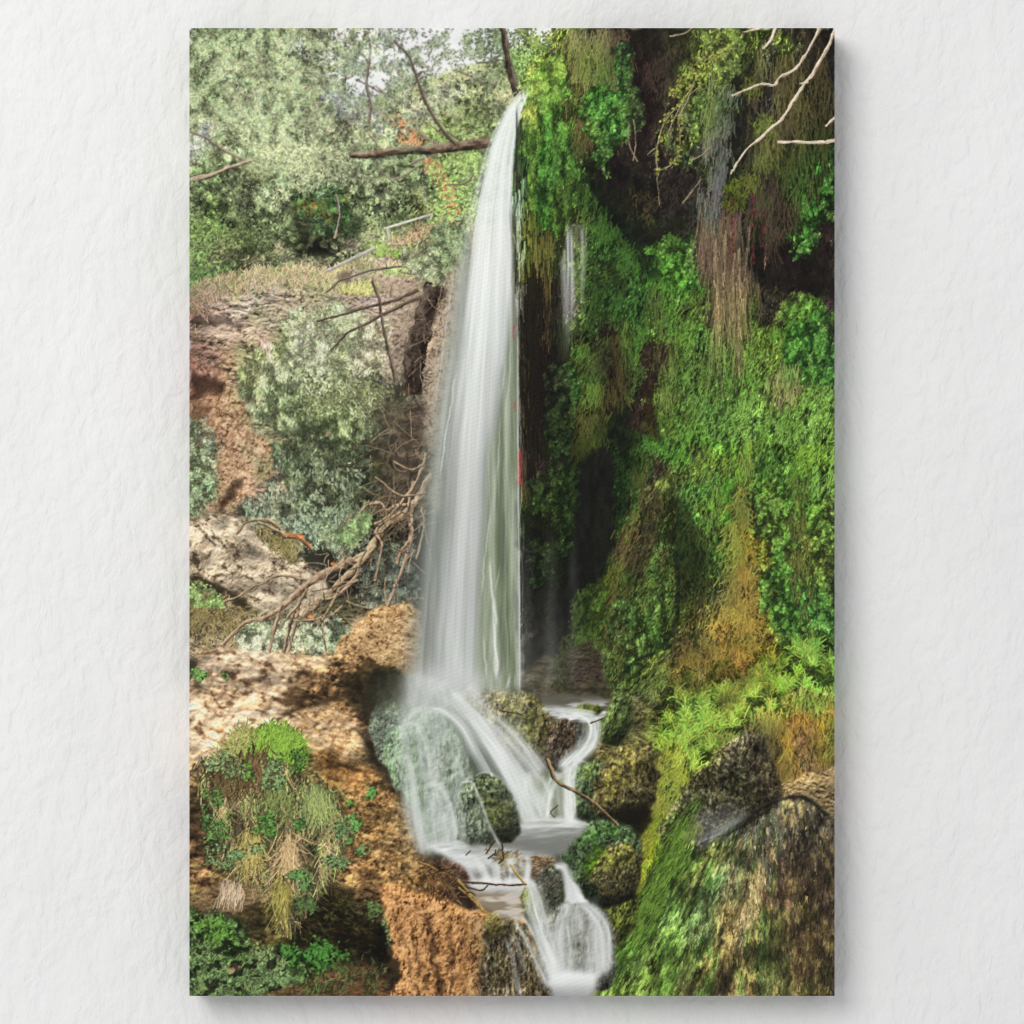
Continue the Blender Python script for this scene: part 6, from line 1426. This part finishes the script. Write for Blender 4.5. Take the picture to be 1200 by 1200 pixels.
# green boulder standing in the chute, left of the pool
boulder([(536, 985), (534, 950), (538, 928), (546, 917), (556, 920), (566, 940), (574, 968), (578, 990), (556, 994)], ['1c2216', '3e4834', '5e6850', '7e8870', '9ea690'], 583, 1.4, 9, .45, 10, 2, foot=.25, asp=2.4)
boulder([(551, 918), (560, 908), (574, 906), (588, 914), (600, 932), (608, 955), (609, 976), (600, 986), (584, 988), (572, 962), (562, 938)], ['0e120a', '262e1c', '424a30', '5e6648', '848a68'], 581, 1.2, 9, .8, 14, 2, [(560, 935), (590, 930), (600, 960), (580, 975)], (.34, .36, .18), .45, asp=2)
silk([(540, 917), (553, 917), (563, 938), (574, 968), (588, 994)], 1.6, 2.6, .8, .6, .88, .2, 81, ends=(.05, .1))
silk([(532, 922), (538, 945), (544, 990)], 6, 7, .45, .4, .76, .4, 82)
silk([(556, 910), (566, 905), (580, 908)], 1.2, 1.2, .4, .3, .9, .2, 83)

# haze of spray hanging over the cascade
hz = np.exp(-((XX - 530) / 75) ** 2 - ((YY - 825) / 40) ** 2) * .30 + np.exp(-((XX - 470) / 32) ** 2 - ((YY - 850) / 50) ** 2) * .24 + np.exp(-((XX - 510) / 45) ** 2 - ((YY - 975) / 35) ** 2) * .25 + np.exp(-((XX - 630) / 40) ** 2 - ((YY - 930) / 40) ** 2) * .25 + np.exp(-((XX - 607) / 9) ** 2 - ((YY - 855) / 55) ** 2) * .14
over(sl_all, np.clip(hz, 0, .6), np.array([.76, .79, .76], F)[None, None])
# lower ledge: pool, lace falls, last drop
lp = region([(498, 992), (530, 988), (570, 992), (610, 996), (640, 1000), (655, 1005), (650, 1014), (600, 1012), (560, 1020), (525, 1008)], soft=4, warp=3)
over(sl_all, lp * .95, pal(np.clip(.8 - (XX - 520) / 150 + (fbm(XX / 24, YY / 4, 3, 591) - .5) * .7, 0, 1), ['8c8d88', 'a8aaa6', 'd0d2cf', 'eceeec']), 'printed_pool')
mound([(575, 1012), (590, 1004), (618, 1002), (648, 1004), (655, 1012), (648, 1030), (625, 1030), (600, 1020)], ['2a1e14', '54432f', '7e6b50', 'a8957a'], 6, 592, .1, rnd=5, warp=3)
strands(region([(572, 1004), (600, 1002), (598, 1016), (574, 1016)], soft=3), 160, (4, 12), .2, .7, (.5, 1.3), .5, (.7, 1.1), col=(.46, .36, .22))
ribbon([(530, 1003), (543, 1012), (550, 1022), (556, 1036)], [(572, 1008), (580, 1016), (582, 1026), (584, 1036)], 300, 593, 1.3, k=.95, base=.45, col=.90)
ribbon([(582, 1010), (584, 1018), (586, 1028), (588, 1038)], [(622, 1004), (622, 1014), (620, 1026), (618, 1036)], 220, 594, 1.3, k=.9, base=.12, thr=(.35, .65), col=.90)
lw = region([(545, 1034), (570, 1028), (600, 1029), (622, 1030), (635, 1038), (618, 1048), (590, 1046), (560, 1046)], soft=4, warp=2)
over(sl_all, lw * .92, pal(np.clip(1.0 - (YY - 1030) / 22, 0, 1), ['a8a298', 'd4d4d0', 'f0f1f0']), 'printed_pool')
mound([(624, 1040), (630, 1020), (640, 1013), (650, 1015), (660, 1030), (664, 1050), (655, 1070), (645, 1075), (634, 1060)], ['0c0c09', '20221d', '373a32', '565a50', '7e8378'], 6, 595, 1.3, rnd=9, warp=2, k=.6, label='printed_boulder')
mound([(608, 1050), (616, 1038), (624, 1040), (632, 1060), (634, 1078), (622, 1076), (612, 1066)], ['1c1e0a', '424a18', '6a7426', '94963c'], 6, 596, rnd=6, warp=2, k=.5)
boulder([(628, 1075), (640, 1066), (660, 1058), (690, 1058), (712, 1068), (722, 1095), (722, 1130), (714, 1160), (640, 1160), (630, 1120)], ['14140d', '32322a', '56564a', '7a7a6a', '9a9a8a'], 607, 1.45, 8, .4, 12, 2, foot=.2, asp=2.6)
for i, q in enumerate((([(622, 1030), (627, 1052), (636, 1085), (647, 1120), (658, 1158)], 8, 13, .97, .97, .88), ([(616, 1050), (624, 1075), (636, 1110), (648, 1150)], 4, 7, .6, .8, .84), ([(602, 1078), (614, 1098), (630, 1130), (644, 1160)], 2.5, 5, .6, .7, .86), ([(610, 1070), (624, 1092), (640, 1130)], 2, 4, .5, .5, .90), ([(596, 1092), (606, 1112), (614, 1140)], 2, 3, .4, .2, .80),
        ([(648, 1014), (662, 1018), (669, 1036), (672, 1062)], 4, 6, .85, .95, .84), ([(668, 1056), (660, 1075), (655, 1105), (657, 1148)], 6, 9, .85, .6, .86), ([(672, 1058), (680, 1080), (688, 1110), (689, 1148)], 5, 8, .6, .45, .80), ([(675, 1056), (694, 1072), (706, 1098), (707, 1145)], 5, 8, .9, .9, .90), ([(684, 1058), (704, 1072), (714, 1095), (713, 1135)], 3, 4, .7, .7, .88), ([(671, 1066), (672, 1100), (674, 1145)], 4, 5, .45, .3, .78), ([(664, 1080), (668, 1112), (668, 1148)], 2, 3, .5, .5, .92), ([(697, 1085), (699, 1115), (698, 1148)], 2, 3, .6, .6, .94), ([(640, 1100), (650, 1130), (660, 1158)], 5, 7, .6, .8, .92))):
    silk(q[0], q[1] * 1.25, q[2] * 1.3, q[3], q[4], q[5], seed=110 + i, fib=.4)
vl = region([(655, 1062), (690, 1056), (712, 1080), (714, 1145), (650, 1150), (650, 1090)], soft=8, warp=4)
over(sl_all, vl * (.34 + .5 * sfbm(XX / 5, YY / 60, 3, 608)) * (1 - .55 * np.exp(-((XX - 676) / 9) ** 2 - ((YY - 1112) / 26) ** 2)), np.array([.80, .81, .80], F)[None, None], 'printed_cascade', .3)
lp = region([(640, 1150), (655, 1140), (690, 1138), (702, 1142), (695, 1166), (685, 1180), (650, 1180)], soft=5, warp=2)
over(sl_all, lp * .96, pal(np.clip(1.15 - (YY - 1138) / 30, 0, 1), ['8f9090', 'b0b2b0', 'dfe1e0', 'f4f5f4']), 'printed_pool')
silk([(592, 1098), (600, 1120), (606, 1150), (610, 1170)], 3, 6, .55, .4, .74, .4, 131)
silk([(603, 1094), (610, 1115), (618, 1145)], 1.5, 3, .4, .25, .8, .4, 132)
# sticks lodged in the stream
for i, (p, w0, w1, cc) in enumerate((
        ([(641, 890), (646, 903), (652, 916), (672, 926), (690, 936), (708, 952), (724, 968)], 4, 2.4, ['2e2216', '5c4a34', '8a7658', 'a8946e']), ([(650, 958), (646, 952), (654, 944)], 1.4, 1, ['4a4238', '7a7266']),
        ([(520, 1028), (545, 1033), (570, 1035), (595, 1037), (618, 1036)], 2.6, 1.6, ['2a1a12', '5a4232', '8a7460']), ([(490, 1010), (505, 1016), (520, 1026)], 2, 2, ['4a3018', '8a6434', 'b48a4a']), ([(500, 1040), (505, 1028), (520, 1024), (535, 1030)], 2, 2, ['3a2a14', '7a6030', 'a88a4a']),
        ([(535, 1030), (548, 1045), (560, 1058), (568, 1070)], 2.4, 2, ['5a421a', '9a7a36', 'c8a860']), ([(538, 1040), (555, 1055), (566, 1068)], 1.6, 1.6, ['5a421a', '9a7a36', 'c8a860']), ([(548, 1040), (565, 1044), (572, 1038)], 1.4, 1.2, ['3a2a1a', '6a543a']),
        ([(515, 1052), (525, 1040), (535, 1030)], 1.8, 1.4, ['4a3618', '8a6c38']), ([(500, 1050), (515, 1040), (528, 1028)], 1.6, 1.4, ['4a3618', '8a6c38']), ([(598, 1013), (605, 1023), (616, 1035)], 2.4, 2.8, ['6a5a34', 'b29a50', 'd8c270']),
        ([(588, 988), (590, 1006), (584, 1012)], 1.4, 1, ['2a2018', '5a4a3a']), ([(570, 1000), (576, 990), (580, 985)], 1.2, 1, ['2a2018', '5a4a3a']), ([(572, 1006), (580, 1000), (582, 996)], 1.2, 1, ['2a2018', '5a4a3a']), ([(546, 1003), (552, 997)], 1, .8, ['4a4038', '6a6058']), ([(585, 832), (600, 835), (612, 838)], 1.4, 1, ['3a2e20', '6a5a44']), ([(692, 848), (700, 845), (706, 842)], 1.2, 1, ['2a2018', '5a4a3a']))):
    branch(p, w0, w1, cc, 0, 610 + i, .6, 'printed_stick')
strands(region([(498, 1010), (520, 1015), (545, 1040), (530, 1055), (500, 1050)], soft=4), 90, (6, 16), .6, .8, (.5, 1.4), .5, (.6, 1.1), col=(.34, .26, .14), label='printed_stick')

# ---- 18 what a print adds: a touch of softness, sharpening, grain
lw_ = (INK * DN).sum(-1, keepdims=True)
vv_ = sst(XX, 600, 640)[..., None]
INK = np.clip(lw_ + (INK - lw_) * (1 + .14 * vv_), 0, 1)
sat_ = INK.max(-1, keepdims=True) - INK.min(-1, keepdims=True)
kk = np.clip(sat_ * 6, 0, 1) * .5
cu_ = np.clip(lw_, 0, 1)
cu_ = cu_ + kk * (cu_ - .40) * cu_ * (1 - cu_) * 2.2
INK *= np.clip(cu_ / np.maximum(lw_, 1e-3), .3, 1.4)
mx_ = INK.max(-1, keepdims=True); mn_ = INK.min(-1, keepdims=True)
sa_ = (mx_ - mn_) / np.maximum(mx_, .05)
lw_ = (INK * DN).sum(-1, keepdims=True)
INK += (lw_ - INK) * np.clip((sa_ - .35) * .4, 0, .12)          # printing ink is less vivid than the screen
gy_ = np.clip(INK[..., 1:2] - INK[..., 0:1], 0, 1) * sst(XX, 600, 640)[..., None]
INK[..., 0:1] += gy_ * .05
INK[..., 2:3] -= gy_ * .06
wat = np.zeros((H2, W2), F)
for k_ in ('printed_waterfall', 'printed_cascade', 'printed_pool', 'printed_sky', 'printed_small_waterfall'):
    if k_ in LABELS:
        wat[LAB == LABELS.index(k_)] = 1
wat = 1 - blur(wat, 2 * S)
INK *= (1 + .17 * wat * (fbm(XX / 1.7, YY / 1.7, 3, 760, .7) - .5))[..., None]
hi_ = np.clip(INK[..., 1:2] - np.maximum(INK[..., 0:1], INK[..., 2:3]), 0, 1)
INK *= 1 - np.clip(hi_ - .17, 0, .5) * .7
b = blur(INK, .6 * S)
INK += (b - INK) * F(.35)
big_ = blur(INK, 2.2 * S)
INK = np.clip(INK + (INK - big_) * F(.12), 0, 1)
INK = np.clip(INK, .018, .965)
# ---------------------------------------------------------------- build the canvas
LIT = 1.05   # how strongly the lamps light the front of the canvas


def lin(c):
    return np.where(c <= .04045, c / 12.92, ((c + .055) / 1.055) ** 2.4)


# colour at the corners of a 1-unit lattice
pad = np.pad(INK, ((1, 1), (1, 1), (0, 0)), mode='edge')
corner = (pad[0::2, 0::2] + pad[1::2, 0::2] + pad[0::2, 1::2] + pad[1::2, 1::2]) * .25   # (PH+1, PW+1)
ink = np.clip(lin(corner) / LIT, 0.003, 0.9).astype(F)
NX, NY = PW + 1, PH + 1

# which motif each cell belongs to: the strongest label in its surroundings
best = np.zeros((PH, PW), F); motif = np.zeros((PH, PW), np.int32)
for l in range(len(LABELS)):
    h = (LAB == l).reshape(PH, 2, PW, 2).mean((1, 3)).astype(F)
    if h.sum() < 60:
        continue
    h = blur(h, 2) * F(1.0)
    up = h > best
    best[up] = h[up]; motif[up] = l


def pieces(lab):
    """number the connected patches of a label map (runs joined row by row)"""
    par = []

    def root(a):
        while par[a] != a:
            par[a] = par[par[a]]
            a = par[a]
        return a
    out = np.zeros(lab.shape, np.int32); prev = None
    for r in range(lab.shape[0]):
        row = lab[r]
        cut = np.flatnonzero(np.diff(row)) + 1
        st = np.concatenate([[0], cut]); en = np.concatenate([cut, [len(row)]])
        ids = []
        for a, b in zip(st, en):
            k = len(par); par.append(k); ids.append(k)
            if prev is not None:
                for q in np.unique(out[r - 1, a:b][lab[r - 1, a:b] == row[a]]):
                    ra, rb = root(q), root(k)
                    par[max(ra, rb)] = min(ra, rb)
            out[r, a:b] = k
        prev = row
    rt = np.array([root(k) for k in range(len(par))])
    return np.unique(rt[out], return_inverse=True)[1].reshape(lab.shape)


# stray flecks join the motif around them
for it in range(6):
    pc = pieces(motif)
    size = np.bincount(pc.ravel())
    small = size[pc] < 260
    if not small.any():
        break
    rnd = 0
    while small.any() and rnd < 60:
        for dj, di in ((0, 1), (1, 0), (0, -1), (-1, 0)):
            src = np.roll(motif, (dj, di), (0, 1)); ss_ = np.roll(small, (dj, di), (0, 1))
            take = small & ~ss_
            motif[take] = src[take]; small = small & ~take
        rnd += 1
pc = pieces(motif)

gx, gz = np.meshgrid(np.arange(NX), np.arange(NY))
px = (gx + PX - 600) * K
pz = (600 - (gz + PY)) * K
pid = np.arange(NX * NY).reshape(NY, NX)
mat_print = printed_canvas()


def ink_mesh(name, co, quads, cols, parent):
    me = bpy.data.meshes.new(name)
    n, f = len(co), len(quads)
    me.vertices.add(n); me.vertices.foreach_set('co', co.astype(F).ravel())
    me.loops.add(f * 4); me.loops.foreach_set('vertex_index', quads.astype(np.int32).ravel())
    me.polygons.add(f)
    me.polygons.foreach_set('loop_start', np.arange(0, f * 4, 4, dtype=np.int32))
    me.polygons.foreach_set('loop_total', np.full(f, 4, np.int32))
    at_ = me.color_attributes.new('ink', 'FLOAT_COLOR', 'POINT')
    rgba = np.ones((n, 4), F); rgba[:, :3] = cols
    at_.data.foreach_set('color', rgba.ravel())
    me.materials.append(mat_print)
    me.update(calc_edges=True)
    me.validate()
    o = bpy.data.objects.new(name, me)
    o.parent = parent
    scene.collection.objects.link(o)
    return o


# the cloth: wrapped sides carrying the picture's edge colours, and an added backing plate that blocks light
side_co, side_q, side_c = [], [], []
yf, yb = -DEPTH, -0.003
rings = [(px[0], pz[0], ink[0]), (px[:, -1], pz[:, -1], ink[:, -1]), (px[-1, ::-1], pz[-1, ::-1], ink[-1, ::-1]), (px[::-1, 0], pz[::-1, 0], ink[::-1, 0])]
base_i = 0
for rx, rz, rc in rings:
    n = len(rx)
    side_co.append(np.stack([rx, np.full(n, yf), rz], 1)); side_co.append(np.stack([rx, np.full(n, yb), rz], 1))
    side_c += [rc, rc]
    a = np.arange(n - 1) + base_i
    side_q.append(np.stack([a, a + n, a + n + 1, a + 1], 1))
    base_i += 2 * n
x0, x1, z0, z1 = px[0, 0] + .0004, px[0, -1] - .0004, pz[-1, 0] + .0004, pz[0, 0] - .0004
side_co.append(np.array([(x0, yf + .001, z0), (x1, yf + .001, z0), (x1, yf + .001, z1), (x0, yf + .001, z1)]))
side_c.append(np.full((4, 3), .7, F))
side_q.append(np.array([[base_i, base_i + 1, base_i + 2, base_i + 3]]))
cloth = ink_mesh('canvas_cloth', np.concatenate(side_co), np.concatenate(side_q), np.concatenate(side_c), canvas)

for l in range(pc.max() + 1):
    j, i = np.nonzero(pc == l)
    q = np.stack([pid[j + 1, i], pid[j + 1, i + 1], pid[j, i + 1], pid[j, i]], 1)
    u, inv = np.unique(q, return_inverse=True)
    co = np.stack([px.ravel()[u], np.full(len(u), yf), pz.ravel()[u]], 1)
    ink_mesh(LABELS[motif[j[0], i[0]]], co, inv.reshape(-1, 4), ink.reshape(-1, 3)[u], cloth)

# wooden stretcher behind the cloth
wood = pine()
frame = None
w, ya, yb2 = 0.04, -DEPTH + .003, -.0045
X, Z = 378 * K - .0015, 567 * K - .0015
for bx0, bx1, bz0, bz1 in ((-X, X, Z - w, Z), (-X, X, -Z, -Z + w), (-X, -X + w, -Z + w + .0003, Z - w - .0003), (X - w, X, -Z + w + .0003, Z - w - .0003)):
    vv = [(x, y, z) for y in (ya, yb2) for x, z in ((bx0, bz0), (bx1, bz0), (bx1, bz1), (bx0, bz1))]
    mesh_obj('stretcher_bar', vv, [(0, 1, 2, 3), (7, 6, 5, 4), (0, 4, 5, 1), (1, 5, 6, 2), (2, 6, 7, 3), (3, 7, 4, 0)], wood, canvas)
